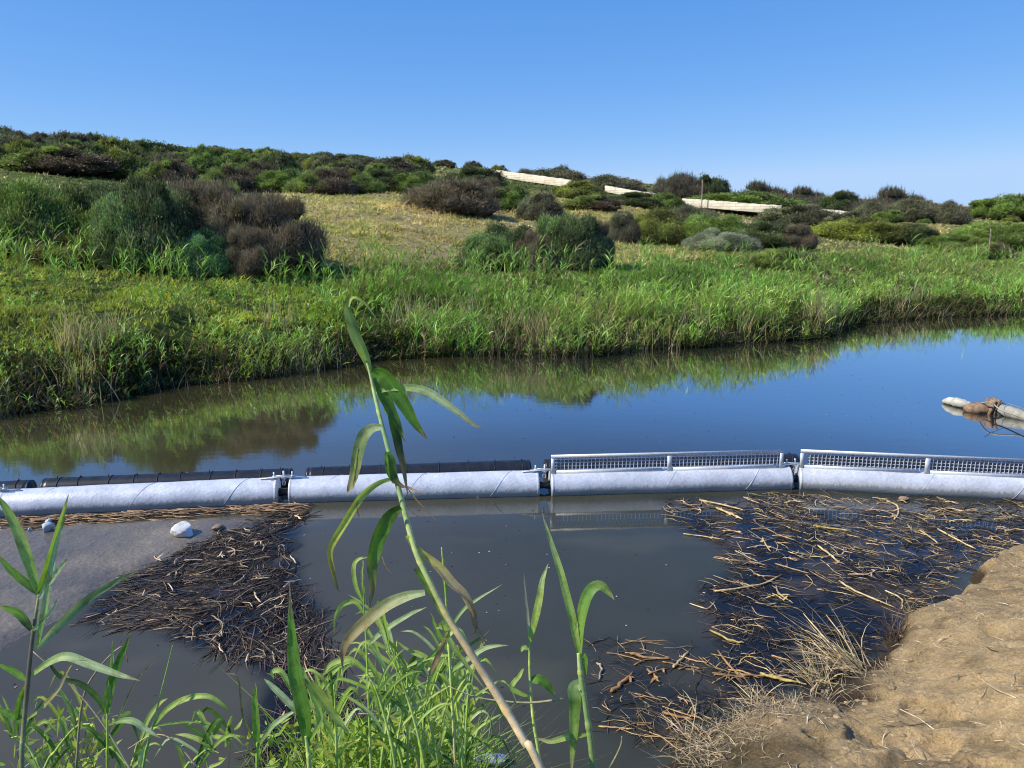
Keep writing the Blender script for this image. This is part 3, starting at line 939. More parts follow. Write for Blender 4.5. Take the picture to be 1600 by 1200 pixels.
def shrub_mesh(kind, nleaf, leaf, seed):
    """unit shrub: about 2 wide, 1 high, standing on z = 0"""
    global rng
    keep_rng = rng
    rng = np.random.default_rng(seed)
    sun, shade, brown = (KC[kind][0], KC[kind][1], KC[kind][2])
    nl = 46
    th = rng.uniform(0, 2 * np.pi, nl); rr = np.sqrt(rng.random(nl)) * 0.84
    cx, cy = rr * np.cos(th), rr * np.sin(th)
    lr = rng.uniform(0.11, 0.27, nl)
    top = np.sqrt(np.clip(1 - (rr / 1.02) ** 2, 0.05, 1))
    cz = np.maximum(top * rng.uniform(0.40, 1.06, nl) - lr, 0.08)
    cen = np.stack([cx, cy, cz], 1)
    # a lower ring that closes the skirt of the shrub
    n2 = 12; a2 = np.arange(n2) / n2 * 2 * np.pi + rng.uniform(0, .3, n2)
    cen = np.vstack([cen, np.stack([np.cos(a2) * 0.70, np.sin(a2) * 0.70, rng.uniform(.1, .3, n2)], 1), np.stack([np.cos(a2) * 0.3, np.sin(a2) * 0.3, np.full(n2, 0.3)], 1)])
    lr = np.concatenate([lr, rng.uniform(0.22, 0.32, n2), rng.uniform(0.3, 0.42, n2)])
    acc = Acc()
    k = rng.integers(0, len(cen), nleaf * 3)
    d = norm(rng.normal(0, 1, (nleaf * 3, 3))); d[:, 2] = np.abs(d[:, 2]) * 1.0 - 0.25; d = norm(d)
    p = cen[k] + d * lr[k][:, None] * (0.82 + 0.62 * rng.random((nleaf * 3, 1)) ** 2.6)
    dist = np.linalg.norm(p[:, None, :] - cen[None], axis=2) / lr[None]
    dist[np.arange(len(p)), k] = 9
    ok = (dist.min(1) > 0.84) & (p[:, 2] > 0)
    p, d, k = p[ok][:nleaf], d[ok][:nleaf], k[ok][:nleaf]
    n = len(p)
    sunf = np.clip(0.5 - 0.55 * p[:, 0] + 0.35 * (p[:, 2] - 0.5) + 0.35 * (rng.random(len(cen))[k] - 0.5), 0, 1)  # sunlight painted into the leaf colour: lighter to the left and top
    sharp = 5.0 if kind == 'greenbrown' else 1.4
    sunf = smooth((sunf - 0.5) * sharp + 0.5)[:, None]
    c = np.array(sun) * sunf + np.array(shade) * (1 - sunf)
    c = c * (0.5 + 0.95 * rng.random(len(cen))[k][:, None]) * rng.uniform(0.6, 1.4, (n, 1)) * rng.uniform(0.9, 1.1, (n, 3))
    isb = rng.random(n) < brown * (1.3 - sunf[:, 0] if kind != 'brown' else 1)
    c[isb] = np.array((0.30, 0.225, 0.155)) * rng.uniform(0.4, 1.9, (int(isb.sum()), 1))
    upf = 1.6 if kind in ('twiggy', 'silver') else 0.5
    dd = norm(d + rng.normal(0, 0.55, (n, 3)) + np.array([0, 0, upf]))
    L = leaf * rng.uniform(0.6, 1.5, n) * (1.8 if kind in ('twiggy', 'brown') else 1)
    W = leaf * rng.uniform(0.25, 0.5, n) * (0.45 if kind in ('brown', 'twiggy') else 1)
    ribbons(acc, p, dd, L, W, rng.normal(0, 0.15, (n, 3)), 2, c * 0.75, c)
    if kind == 'twiggy':
        m = n // 14
        q = p[:m]; up = norm(np.stack([rng.normal(0, .12, m), rng.normal(0, .12, m), np.ones(m)], 1))
        cc = jitter_col((0.09, 0.075, 0.055), m, 0.3)
        ribbons(acc, q, up, rng.uniform(0.12, 0.36, m), np.full(m, leaf * 0.22), np.zeros((m, 3)), 2, cc, cc, shape='stem')
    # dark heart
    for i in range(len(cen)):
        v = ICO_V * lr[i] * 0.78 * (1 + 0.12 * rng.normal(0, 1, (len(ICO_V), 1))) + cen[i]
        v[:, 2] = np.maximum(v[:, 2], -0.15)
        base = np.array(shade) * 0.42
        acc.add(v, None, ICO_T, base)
    allv = np.concatenate(acc.v); zt = np.quantile(allv[:, 2], .995); xt = np.quantile(np.abs(allv[:, 0]), .99)
    acc.v = [q / np.array([xt, xt, zt], np.float32) for q in acc.v]
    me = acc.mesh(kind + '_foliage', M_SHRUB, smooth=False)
    # stems
    ac2 = Acc()
    for i in range(9):
        a = rng.uniform(0, 2 * np.pi); r1 = rng.uniform(0.5, 0.88)
        pts = catmull([(0.1 * math.cos(a), 0.1 * math.sin(a), -0.06), (0.35 * math.cos(a), 0.35 * math.sin(a), rng.uniform(.1, .3)), (r1 * math.cos(a + .2), r1 * math.sin(a + .2), rng.uniform(.3, .6))], 7)
        tube(ac2, pts, np.linspace(0.028, 0.007, 7), (0.10, 0.075, 0.055), 5)
    m2 = ac2.mesh(kind + '_stems', M_TWIG)
    rng = keep_rng
    return me, m2

_cache = {}
def shrub(kind, px, top, wpx, Y, label, group=None, lod='near', depth=0.8, name='shrub', cat='shrub'):
    key = (kind, lod, random.randrange(2))
    if key not in _cache:
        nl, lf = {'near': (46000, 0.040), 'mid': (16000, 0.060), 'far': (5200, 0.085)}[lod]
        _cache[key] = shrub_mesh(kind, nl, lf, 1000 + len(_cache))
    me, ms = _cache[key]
    p = QY(px, top, Y)
    zb = float(hill_z(p[0], p[1]))
    h = max(p[2] - zb, 0.5)
    w = wpx / F * Y / 1.026 / 2 * 1.05
    loc = (p[0], p[1], zb - 0.03 * h)
    sca = (w, w * depth, h)
    if lod == 'far':
        o = link(name, me); o.location = loc; o.scale = sca
        o.rotation_euler.z = random.uniform(-0.5, 0.5)
        tag(o, label, cat, group)
        return o
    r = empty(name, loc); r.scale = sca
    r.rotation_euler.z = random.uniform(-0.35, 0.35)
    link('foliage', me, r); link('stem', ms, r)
    tag(r, label, cat, group)
    return r

NEAR = [
 ('green', 40, 282, 190, 20.9, 'leafy dark green shrub at the left end of the big thicket above the bank'),
 ('darkgreen', 130, 288, 170, 21.8, 'dark green shrub between the left leafy shrub and the tall green one'),
 ('bluegreen', 212, 279, 150, 20.0, 'tall blue green shrub in the middle of the left thicket'),
 ('darkgreen', 238, 318, 120, 20.4, 'dark leafy shrub in deep shade right of the tall blue green one'),
 ('green', 175, 312, 110, 20.8, 'leafy green shrub low in the thicket left of the shaded dark one'),
 ('darkgreen', 262, 300, 130, 21.5, 'deep green shrub in front of the left part of the large brown one'),
 ('bluegreen', 20, 312, 120, 21.2, 'blue green shrub cut by the left edge of the photo'),
 ('brown', 345, 287, 170, 22.1, 'ragged brown shrub in the middle of the dry part of the thicket'),
 ('brown', 300, 281, 190, 22.7, 'large dry brown shrub topping the left thicket'),
 ('greenbrown', 372, 290, 110, 22.7, 'shrub with a green crest between the two large brown shrubs'),
 ('brown', 415, 303, 165, 21.4, 'rounded dark brown shrub at the right end of the thicket beside the meadow'),
 ('bright', 308, 360, 104, 20.0, 'feathery bright blue green bush in front of the brown thicket'),
 ('grey', 338, 342, 52, 20.8, 'small round grey olive bush behind the feathery bright one'),
 ('brown', 388, 356, 92, 20.3, 'small reddish brown bush right of the feathery bright one'),
 ('olive', 105, 368, 150, 20.2, 'low yellowish green bush in front of the dark green thicket'),
 ('bluegreen', 788, 351, 140, 24.8, 'blue green shrub left of the centre pair above the reeds'),
 ('brown', 832, 360, 74, 24.3, 'brown dry shrub wedged between the two blue green shrubs'),
 ('bluegreen', 888, 334, 118, 25.2, 'tallest blue green shrub of the centre pair'),
 ('brown', 932, 344, 56, 25.6, 'dark brown dry flank beside the tallest centre shrub'),
 ('grey', 972, 333, 58, 33, 'small upright grey brown shrub right of the centre pair'),
 ('olive', 1022, 326, 112, 36, 'rounded olive shrub with a dark right side'),
 ('green', 1118, 336, 130, 36, 'round topped green shrub behind the silvery one'),
 ('silver', 1128, 357, 118, 32, 'pale silvery shrub above the reeds'),
 ('darkgreen', 1190, 346, 130, 35, 'dark green shrub right of the silvery one'),
 ('brown', 1246, 350, 66, 34.5, 'brown twiggy shrub at the right end of the silvery thicket'),
 ('greenbrown', 1222, 388, 110, 27.5, 'low green bush with a brown side half sunk in reeds'),
 ('olive', 1345, 340, 175, 45, 'broad yellowish green mound shaped bush'),
 ('darkgreen', 1418, 349, 90, 44, 'dark green bush against the right of the yellowish mound'),
 ('green', 1492, 366, 120, 40, 'soft green bush on the right behind tall grass'),
 ('green', 1568, 348, 150, 46, 'wide green bush near the right end of the slope'),
 ('greenbrown', 1540, 372, 90, 37, 'green bush with bare brown twigs on the right slope'),
]
MID = [
 ('greenbrown', 95, 229, 150, 50, 'very dark brown domed shrub with a green rim high on the left'),
 ('greenbrown', 30, 262, 90, 52, 'low brown edged shrub left of the big dark dome'),
 ('green', 15, 222, 90, 62, 'green shrub above and left of the big dark dome'),
 ('green', 190, 240, 80, 56, 'light green shrub right of the big dark dome'),
 ('greenbrown', 262, 249, 84, 50, 'green crested shrub with a brown flank, first right of the dark dome'),
 ('greenbrown', 352, 256, 86, 46, 'dark brown shrub with yellow green crest above the thicket'),
 ('greenbrown', 395, 249, 70, 52, 'brown shrub just behind the yellow green crested one'),
 ('green', 445, 263, 94, 47, 'mid green shrub at the left top corner of the meadow'),
 ('greenbrown', 502, 261, 103, 45, 'half green half dark brown shrub on the upper edge of the meadow'),
 ('green', 560, 273, 78, 47, 'green bush between the half brown shrub and the dark cluster'),
 ('darkgreen', 598, 265, 89, 50, 'dark green shrub with pale climbing sprays above the meadow'),
 ('green', 650, 267, 100, 50, 'green shrub in the row above the meadow'),
 ('brown', 702, 280, 145, 42, 'wide very dark brown shrub on the upper edge of the meadow'),
 ('brown', 752, 277, 89, 47, 'brown shrub right of the wide very dark one'),
 ('green', 800, 289, 89, 47, 'green shrub right of the brown ones below the wall'),
 ('grey', 846, 301, 73, 43, 'small grey green bush on the right corner of the meadow'),
 ('darkgreen', 740, 262, 100, 74, 'dark mound of scrub below the left end of the pale wall'),
 ('olive', 905, 283, 80, 68, 'olive shrub hiding the gap between two stretches of pale wall'),
 ('greenbrown', 922, 303, 92, 55, 'smooth green dome shrub with a dark right side below the wall'),
 ('darkgreen', 985, 300, 110, 66, 'low dark green bush in front of the middle of the wall'),
 ('green', 1035, 302, 70, 66, 'low green bush beside the near stretch of the wall'),
 ('grey', 1080, 320, 100, 52, 'grey brown bush below the near stretch of the wall'),
 ('grey', 1245, 320, 125, 62, 'spreading grey green bush in front of the right end of the wall'),
 ('green', 1160, 299, 190, 84, 'long low bright green shrub behind the wall'),
 ('darkgreen', 1108, 273, 70, 96, 'dark green dome shrub against the sky'),
 ('twiggy', 1062, 270, 76, 96, 'spiky grey shrub left of the dark green dome against the sky'),
 ('twiggy', 1185, 284, 110, 100, 'row of spiky brown twigs behind the long bright green shrub'),
 ('twiggy', 1255, 292, 90, 100, 'spiky grey brown shrub right of the long green one'),
 ('darkgreen', 1312, 298, 66, 86, 'small dark green shrub beside the rubble on the ridge'),
 ('twiggy', 1395, 293, 120, 84, 'broad spiky grey green shrub on the right skyline'),
 ('grey', 1432, 308, 90, 80, 'grey green shrub on the right shoulder of the broad spiky one'),
 ('grey', 1368, 312, 60, 76, 'small grey shrub below the broad spiky one'),
 ('grey', 1488, 314, 60, 78, 'isolated grey green shrub on the bare right slope'),
 ('green', 1572, 304, 110, 92, 'low green shrub on the skyline at the right edge'),
 ('grey', 955, 273, 110, 100, 'grey twiggy shrub on the skyline above the middle of the wall'),
 ('grey', 870, 262, 110, 105, 'grey scrub mound on the skyline above the left stretch of the wall'),
]
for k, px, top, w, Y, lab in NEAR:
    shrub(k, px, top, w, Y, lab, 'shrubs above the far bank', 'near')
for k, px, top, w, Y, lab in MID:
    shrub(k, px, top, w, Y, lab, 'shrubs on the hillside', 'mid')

# copies too small to show parts: shrubs along the ridge and over the slope
px = -60
while px < 900:
    w = random.uniform(26, 60)
    sky = np.interp(px, (0, 300, 600, 700, 770, 900, 1330), (208, 229, 243, 247, 255, 262, 300))
    shrub(random.choice(['grey', 'darkgreen', 'grey', 'olive', 'twiggy']), px, sky + random.uniform(-3, 6), w, random.uniform(100, 126),
          'dark low shrub of the row on the ridge line against the sky', 'low shrubs along the ridge line', 'far')
    px += w * random.uniform(0.6, 1.4)
n_s = 0
while n_s < 150:
    px = random.uniform(-40, 1050) if n_s < 132 else random.uniform(1250, 1620)
    Y = math.sqrt(random.uniform(50 ** 2, 112 ** 2))
    a = (px - 800) / F / 1.026
    if float(meadow_mask(np.array([a * Y]), np.array([Y]))[0]) > 0.5: continue
    zb = float(hill_z(a * Y, Y))
    h = random.uniform(0.7, 2.2) * (0.6 if px > 1100 else 1)
    if 660 < px < 1100 and (Y > 74 or px > 880): continue
    if Y > 92: h *= 0.65
    w = h * random.uniform(1.6, 3.2) / Y * F
    v = math.atan2(zb + h - EYE, Y) + TH
    top = CY - F * math.tan(v)
    shrub(random.choice(['grey', 'green', 'greenbrown', 'darkgreen', 'green', 'grey', 'grey', 'olive']), px, top, w, Y,
          'small rounded shrub scattered over the upper slope below the ridge', 'small shrubs scattered over the upper slope', 'far')
    n_s += 1

# ------------------------------------------------------------------ pale stone wall on the hill
def hill_wall(pts, name, label):
    """pts: (px, top row, height in rows, distance)"""
    acc = Acc()
    P0, H = [], []
    for a, b, h, Y in pts:
        P0.append(QY(a, b, Y)); H.append(h / F * Y)
    o0 = P0[0].copy()
    d = norm(P0[-1] - P0[0])
    n = 46
    top = catmull(P0, n); hh = np.interp(np.linspace(0, 1, n), np.linspace(0, 1, len(H)), H)
    V = []
    for i in range(n):
        t = top[i].copy(); t[2] += 0.03 * (random.random() - 0.5) + 0.02 * math.sin(i * 1.7)
        b = top[i].copy(); b[2] -= hh[i] + 0.35
        off = np.array([-d[1], d[0], 0]) * 0.35
        V += [b, t, t + off, b + off]
    quads = []
    for i in range(n - 1):
        a, b = i * 4, i * 4 + 4
        quads += [(a, b, b + 1, a + 1), (a + 1, b + 1, b + 2, a + 2), (a + 2, b + 2, b + 3, a + 3)]
    quads += [(0, 1, 2, 3), ((n - 1) * 4 + 3, (n - 1) * 4 + 2, (n - 1) * 4 + 1, (n - 1) * 4)]
    acc.add(V, quads, None, (0.7, 0.65, 0.5))
    o = link(name, acc.mesh(name, M_WALL, smooth=False, origin=o0)); o.location = o0
    tag(o, label, 'wall', 'stretches of pale wall climbing the hill')
hill_wall([(752, 263, 3, 94), (770, 265, 5, 92), (830, 273, 6, 86), (890, 281, 6, 80)], 'stone_wall', 'pale limestone wall stretch highest on the hill, left of the olive shrub')
hill_wall([(945, 290, 4, 82), (985, 297, 4, 78), (1020, 302, 4, 74)], 'stone_wall', 'short low stretch of pale wall seen between shrubs in the middle of the hill')
hill_wall([(1066, 310, 6, 74), (1110, 313, 6, 72), (1160, 317, 6, 70), (1220, 321, 7, 68)], 'stone_wall', 'long cream wall stretch in front of the long bright green shrub')
hill_wall([(1285, 327, 7, 66), (1310, 329, 7, 65), (1332, 333, 6, 64)], 'stone_wall', 'short end of the cream wall right of the spreading grey green bush')

# sandy track below the wall
def track():
    acc = Acc(); V = []; n = 30
    for i in range(n):
        px = 1060 + i * 5.2
        for Y in (66, 57):
            x = (px - 800) / F / 1.026 * Y + random.uniform(-.2, .2)
            V.append((x, Y, float(hill_z(x, Y)) + 0.06 if Y == 57 else float(hill_z(x, Y)) + 0.10))
    acc.add(V, [(2 * i, 2 * i + 1, 2 * i + 3, 2 * i + 2) for i in range(n - 1)], None, (0.75, 0.58, 0.36))
    o = link('path', acc.mesh('path', M_DIRT))
    tag(o, 'strip of bare sandy path below the cream wall', 'path', kind='structure')
track()

# ------------------------------------------------------------------ rubble stones on the hill
def stone(name, px, py, wpx, hpx, m, label, z=None, Y=None, group=None, seed=1, cat='stone', cuts=(0.55, 0.85)):
    r = np.random.default_rng(seed)
    if Y is None:
        c = P(px, py, z); d = np.linalg.norm(c - np.array([0, 0, EYE]))
    else:
        c = QY(px, py, Y); c[2] = float(hill_z(c[0], c[1])); d = Y
    w, h = wpx / F * d / 2, hpx / F * d / 2
    v = ICO_V.copy()
    for _ in range(7):
        nrm = norm(r.normal(0, 1, 3)); cut = r.uniform(*cuts)
        dd = v @ nrm; v = v - np.outer(np.maximum(dd - cut, 0), nrm)
    v = v * np.array([w, w * 0.8, h]) * (1 + 0.03 * r.normal(0, 1, (len(v), 1)))
    acc = Acc(); acc.add(v, None, ICO_T, (0.5, 0.5, 0.5))
    o = link(name, acc.mesh(name, m, smooth=False)); o.location = (c[0], c[1], c[2] + h * 0.45)
    o.rotation_euler.z = r.uniform(0, 3)
    tag(o, label, cat, group)
stone('boulder', 1440, 347, 13, 10, M_ROCK, 'pale block lying on the bare right slope below the grey shrubs', Y=55, seed=2)
stone('boulder', 1466, 344, 10, 6, M_ROCK, 'flat pale stone right of the pale block on the slope', Y=57, seed=3)
for i, (a, b) in enumerate(((1293, 316), (1305, 317), (1318, 315), (1330, 318), (1300, 312), (1324, 311))):
    stone('boulder', a, b, 14, 10, M_TANROCK, 'grey brown stone of the tumbled rubble heap beside the dark shrub', Y=78, seed=10 + i, group='rubble stones on the ridge')
stone('white_rock', 287, 838, 43, 30, M_ROCK, 'white rock standing on the silt bar', z=0.03, seed=4, cuts=(0.30, 0.62))
stone('pale_stone', 75, 830, 20, 17, M_BLUEROCK, 'blue grey stone half sunk in the silt near the boom', z=0.03, seed=5)
stone('small_stone', 76, 815, 9, 6, M_BLUEROCK, 'small pale stone touching the boom above the blue grey one', z=0.03, seed=6)
stone('pebble', 47, 829, 6, 6, M_BLUEROCK, 'tiny pale pebble left of the blue grey stone', z=0.03, seed=7)
stone('tan_stone', 340, 826, 18, 9, M_TANROCK, 'tan stone right of the white rock at the debris edge', z=0.03, seed=8)
stone('driftwood_knot', 1412, 781, 15, 8, M_TANROCK, 'grey lump of wood floating against the boom', z=0.0, seed=9, cat='driftwood')

def post(px, top, bot, Y, w, label):
    a = QY(px, top, Y); g = float(hill_z(a[0], Y)); acc = Acc(); h = a[2] - g
    tube(acc, catmull([(0, 0, -.2), (0.02, 0, h * .5), (-0.03, 0, h)], 9), np.linspace(w, w * .55, 9), (0.42, 0.34, 0.24), 6)
    o = link('post', acc.mesh('post', M_TWIG)); o.location = (a[0], Y, g); tag(o, label, 'post')
post(1549, 357, 412, 36, 0.035, 'thin bare pole standing in the grass on the right slope')
post(1098, 282, 312, 72, 0.07, 'thin post standing at the cream wall against the scrub')

# ------------------------------------------------------------------ floating boom
PR, PZ = 0.180, 0.082               # pipe radius, height of its axis above the water
back = math.sqrt(PR ** 2 - PZ ** 2)

def boom_pipe(a, b, label, panel=False, seam=(0.15, 0.5, 0.85), hide_left=False):
    A, B = P(*a), P(*b)
    d = norm(B - A); nrm = np.array([-d[1], d[0], 0.0])      # points away from the camera
    A = A + nrm * back; B = B + nrm * back
    L = np.linalg.norm(B - A)
    ang = math.atan2(d[1], d[0])
    r = empty('boom_float', (A[0], A[1], PZ)); r.rotation_euler.z = ang
    tag(r, label, 'boom float', 'galvanised floats of the debris boom')
    # cylinder with rolled ends, axis along local x
    acc = Acc(); xs = [0, 0.0, 0.004, 0.02, 0.03] ; rs = [0.0, PR - 0.012, PR, PR, PR - 0.004]
    n = 30
    xs += list(np.linspace(0.04, L - 0.04, n)); rs += [PR - 0.004] * n
    xs += [L - 0.03, L - 0.02, L - 0.004, L, L]; rs += [PR - 0.004, PR, PR, PR - 0.012, 0.0]
    sides = 48; V = []
    for x, q in zip(xs, rs):
        for j in range(sides):
            t = j / sides * 2 * math.pi
            dent = 0.0018 * math.sin(x * 5 + 2 * t) + 0.001 * math.sin(x * 13 + t)
            V.append((x, (q + (dent if q else 0)) * math.cos(t), (q + (dent if q else 0)) * math.sin(t)))
    quads = [(i * sides + j, (i + 1) * sides + j, (i + 1) * sides + (j + 1) % sides, i * sides + (j + 1) % sides) for i in range(len(xs) - 1) for j in range(sides)]
    acc.add(V, quads, None, (0.5, 0.5, 0.5))
    link('pipe', acc.mesh('pipe', M_PIPE), r)
    # spiral weld seams
    for s in seam:
        acc = Acc(); pts = []
        for k in range(22):
            t = math.pi * (-0.25 + 1.15 * k / 21)
            pts.append((L * s + 0.46 * k / 21 - 0.2, -PR * 0.985 * math.cos(t), PR * 0.985 * math.sin(t)))
        tube(acc, pts, 0.0022, (0.5, 0.5, 0.5), 5)
        link('weld_seam', acc.mesh('weld_seam', M_PIPE), r)
    # end brackets on top
    for x0, sg in ((0.0, 1), (L, -1)):
        acc = Acc()
        box(acc, (x0 - 0.035 * sg, -0.03, PR + 0.012), (x0 + 0.20 * sg, -0.03, PR + 0.008), 0.030, 0.005)
        link('bracket', acc.mesh('bracket', M_ZINC, smooth=False), r)
        acc = Acc()
        tube(acc, [(x0 + 0.035 * sg, -0.03, PR - 0.01), (x0 + 0.035 * sg, -0.03, PR + 0.075)], 0.010, (0.5, 0.5, 0.5), 8)
        tube(acc, [(x0 + 0.035 * sg, -0.03, PR + 0.018), (x0 + 0.035 * sg, -0.03, PR + 0.032)], 0.02, (0.5, 0.5, 0.5), 6)
        link('bolt', acc.mesh('bolt', M_ZINC), r)
    if panel:
        p = empty('screen', (0, 0, 0)); p.parent = r
        y0, z0, z1 = -0.065, PR - 0.03, PR + 0.195
        x0, x1 = 0.0, L - 0.10
        xm = x0 + (x1 - x0) * 0.505
        acc = Acc()
        tk = 0.012
        box(acc, (x0, y0, z1), (x1, y0, z1), tk, 0.036)
        for x, w in ((x0 + 0.022, 0.042), (xm, 0.055), (x1 - 0.022, 0.042)):
            box(acc, (x, y0 - 0.002, z0 - 0.002), (x, y0 - 0.002, z1 - 0.0255), tk, w, up=(1, 0, 0))
        box(acc, (x0 + 0.056, y0, z0 + 0.025), (xm - 0.09, y0, z0 + 0.025), tk - 0.003, 0.05)
        box(acc, (xm + 0.031, y0, z0 + 0.025), (x1 - 0.056, y0, z0 + 0.025), tk - 0.003, 0.05)
        link('frame', acc.mesh('frame', M_ZINC, smooth=False), p)
        acc = Acc()
        x = x0 + 0.07
        while x < x1 - 0.06:
            if abs(x - xm) > 0.035:
                tube(acc, [(x, y0 + 0.010, z0 + 0.0), (x, y0 + 0.010, z1 - 0.02)], 0.0050, (0.5, 0.5, 0.5), 4, caps=False)
            x += 0.046
        z = z0 + 0.06
        while z < z1 - 0.025:
            tube(acc, [(x0 + 0.05, y0 + 0.018, z), (x1 - 0.05, y0 + 0.018, z)], 0.0050, (0.5, 0.5, 0.5), 4, caps=False)
            z += 0.040
        link('wire_mesh', acc.mesh('wire_mesh', M_ZINC, smooth=False), p)
        p.name = 'screen_panel'
    return A, B, d, nrm

SEG = [((-470, 836), (-14, 809.5), 'galvanised boom float mostly outside the left edge of the photo', False),
       ((-2, 809), (433, 787.5), 'plain galvanised boom float resting along the grey silt bar', False),
       ((451, 786.5), (843, 775.5), 'plain galvanised boom float crossed by the tall leaning reed', False),
       ((862, 775.5), (1238, 765), 'boom float carrying the first mesh screen, next to open grey water', True),
       ((1249, 765), (1668, 786), 'stained boom float carrying the mesh screen above the floating straw', True),
       ((1682, 787), (2080, 812), 'plain galvanised boom float beyond the right edge of the photo', False)]
ends = []
for a, b, lab, pan in SEG:
    ends.append(boom_pipe(a, b, lab, pan))
def boom_joint(A, B, label):
    c = (A + B) / 2
    o = empty('boom_joint', (c[0], c[1], PZ))
    d = norm(B - A); o.rotation_euler.z = math.atan2(d[1], d[0]); g = np.linalg.norm(B - A)
    tag(o, label, 'joint', 'joints between the boom floats')
    acc = Acc()
    tube(acc, [(-g / 2 + 0.002, 0, 0), (0, 0, -0.004), (g / 2 - 0.002, 0, 0)], [0.05, 0.035, 0.05], (0, 0, 0), 12)
    link('rubber_neck', acc.mesh('rubber_neck', M_RUBBER), o)
    acc = Acc()
    tube(acc, [(-g / 2 - 0.10, -0.055, PR + 0.022), (g / 2 + 0.10, -0.055, PR + 0.026)], 0.007, (0, 0, 0), 6)
    tube(acc, [(-g / 2 - 0.05, 0.01, PR + 0.018), (g / 2 + 0.05, 0.01, PR + 0.018)], 0.005, (0, 0, 0), 6)
    link('tie_rod', acc.mesh('tie_rod', M_ZINC), o)
    acc = Acc()
    tube(acc, [(0, -0.03, PR - 0.06), (0.005, -0.03, PR + 0.085)], 0.011, (0, 0, 0), 8)
    tube(acc, [(0, -0.03, PR - 0.005), (0, -0.03, PR + 0.012)], 0.03, (0, 0, 0), 10)
    link('pin', acc.mesh('pin', M_ZINC), o)
    acc = Acc()   # hanging shackle
    a = np.linspace(0, 2 * np.pi, 14)
    tube(acc, np.stack([0.018 * np.cos(a), np.full(14, -0.045), PR - 0.05 + 0.03 * np.sin(a)], 1), 0.005, (0, 0, 0), 5, caps=False)
    link('shackle', acc.mesh('shackle', M_ZINC), o)
JL = ['joint at the left edge of the photo above the silt', 'joint above the dark debris fan with a twisted strap', 'joint between the reed crossed float and the first mesh screen', 'joint between the two mesh screens', 'joint at the outer end of the second mesh screen']
for i in range(5):
    boom_joint(ends[i][1], ends[i + 1][0], JL[i])

# black floats behind
def black_float(a, b, label, nb):
    """a, b: (px, row of the upper outline)"""
    rad = 0.135
    def base(px, py):
        z = 0.06 + rad * 0.95
        q = P(px, py, z); return np.array([q[0], q[1], 0.06])
    A, B = base(*a), base(*b); d = norm(B - A); L = np.linalg.norm(B - A)
    r = empty('black_float', A); r.rotation_euler.z = math.atan2(d[1], d[0])
    tag(r, label, 'float', 'black plastic floats behind the boom')
    acc = Acc(); sides = 28; V = []
    prof = [(0, 0), (0, rad * .82), (0.012, rad * .84), (0.012, rad * 0.98), (0.03, rad), (0.05, rad * .93), (0.062, rad)]
    k = 40
    full = prof + [(x, rad) for x in np.linspace(0.08, L - 0.08, k)] + [(L - x, q) for x, q in prof[::-1]]
    for x, q in full:
        for j in range(sides):
            t = j / sides * 2 * math.pi
            V.append((x, q * math.cos(t), q * math.sin(t)))
    acc.add(V, [(i * sides + j, (i + 1) * sides + j, (i + 1) * sides + (j + 1) % sides, i * sides + (j + 1) % sides) for i in range(len(full) - 1) for j in range(sides)], None, (0, 0, 0))
    link('float_body', acc.mesh('float_body', M_BLACK), r)
    for i in range(nb):
        x = L * (i + 0.6 + random.uniform(-.12, .12)) / nb
        acc = Acc(); a = np.linspace(0, 2 * np.pi, 30)
        sl = random.uniform(-.03, .03)
        tube(acc, np.stack([x + sl * np.sin(a), (rad + 0.003) * np.cos(a), (rad + 0.003) * np.sin(a)], 1), 0.005, (0, 0, 0), 5, caps=False)
        tube(acc, [(x, -0.01, rad), (x + 0.006, -0.02, rad + 0.035)], 0.004, (0, 0, 0), 5)
        link('cable_tie', acc.mesh('cable_tie', M_RUBBER, smooth=False), r)
black_float((-340, 772), (50, 751), 'black float ending at the left edge behind the boom', 8)
black_float((66, 749), (457, 733), 'black float with cable ties behind the float on the silt', 10)
black_float((478, 732), (829, 719.5), 'black float behind the reed crossed boom float', 8)
black_float((850, 718.5), (1246, 710), 'black float seen through the first mesh screen', 9)
black_float((1268, 710.5), (1640, 724), 'black float seen through the second mesh screen', 9)

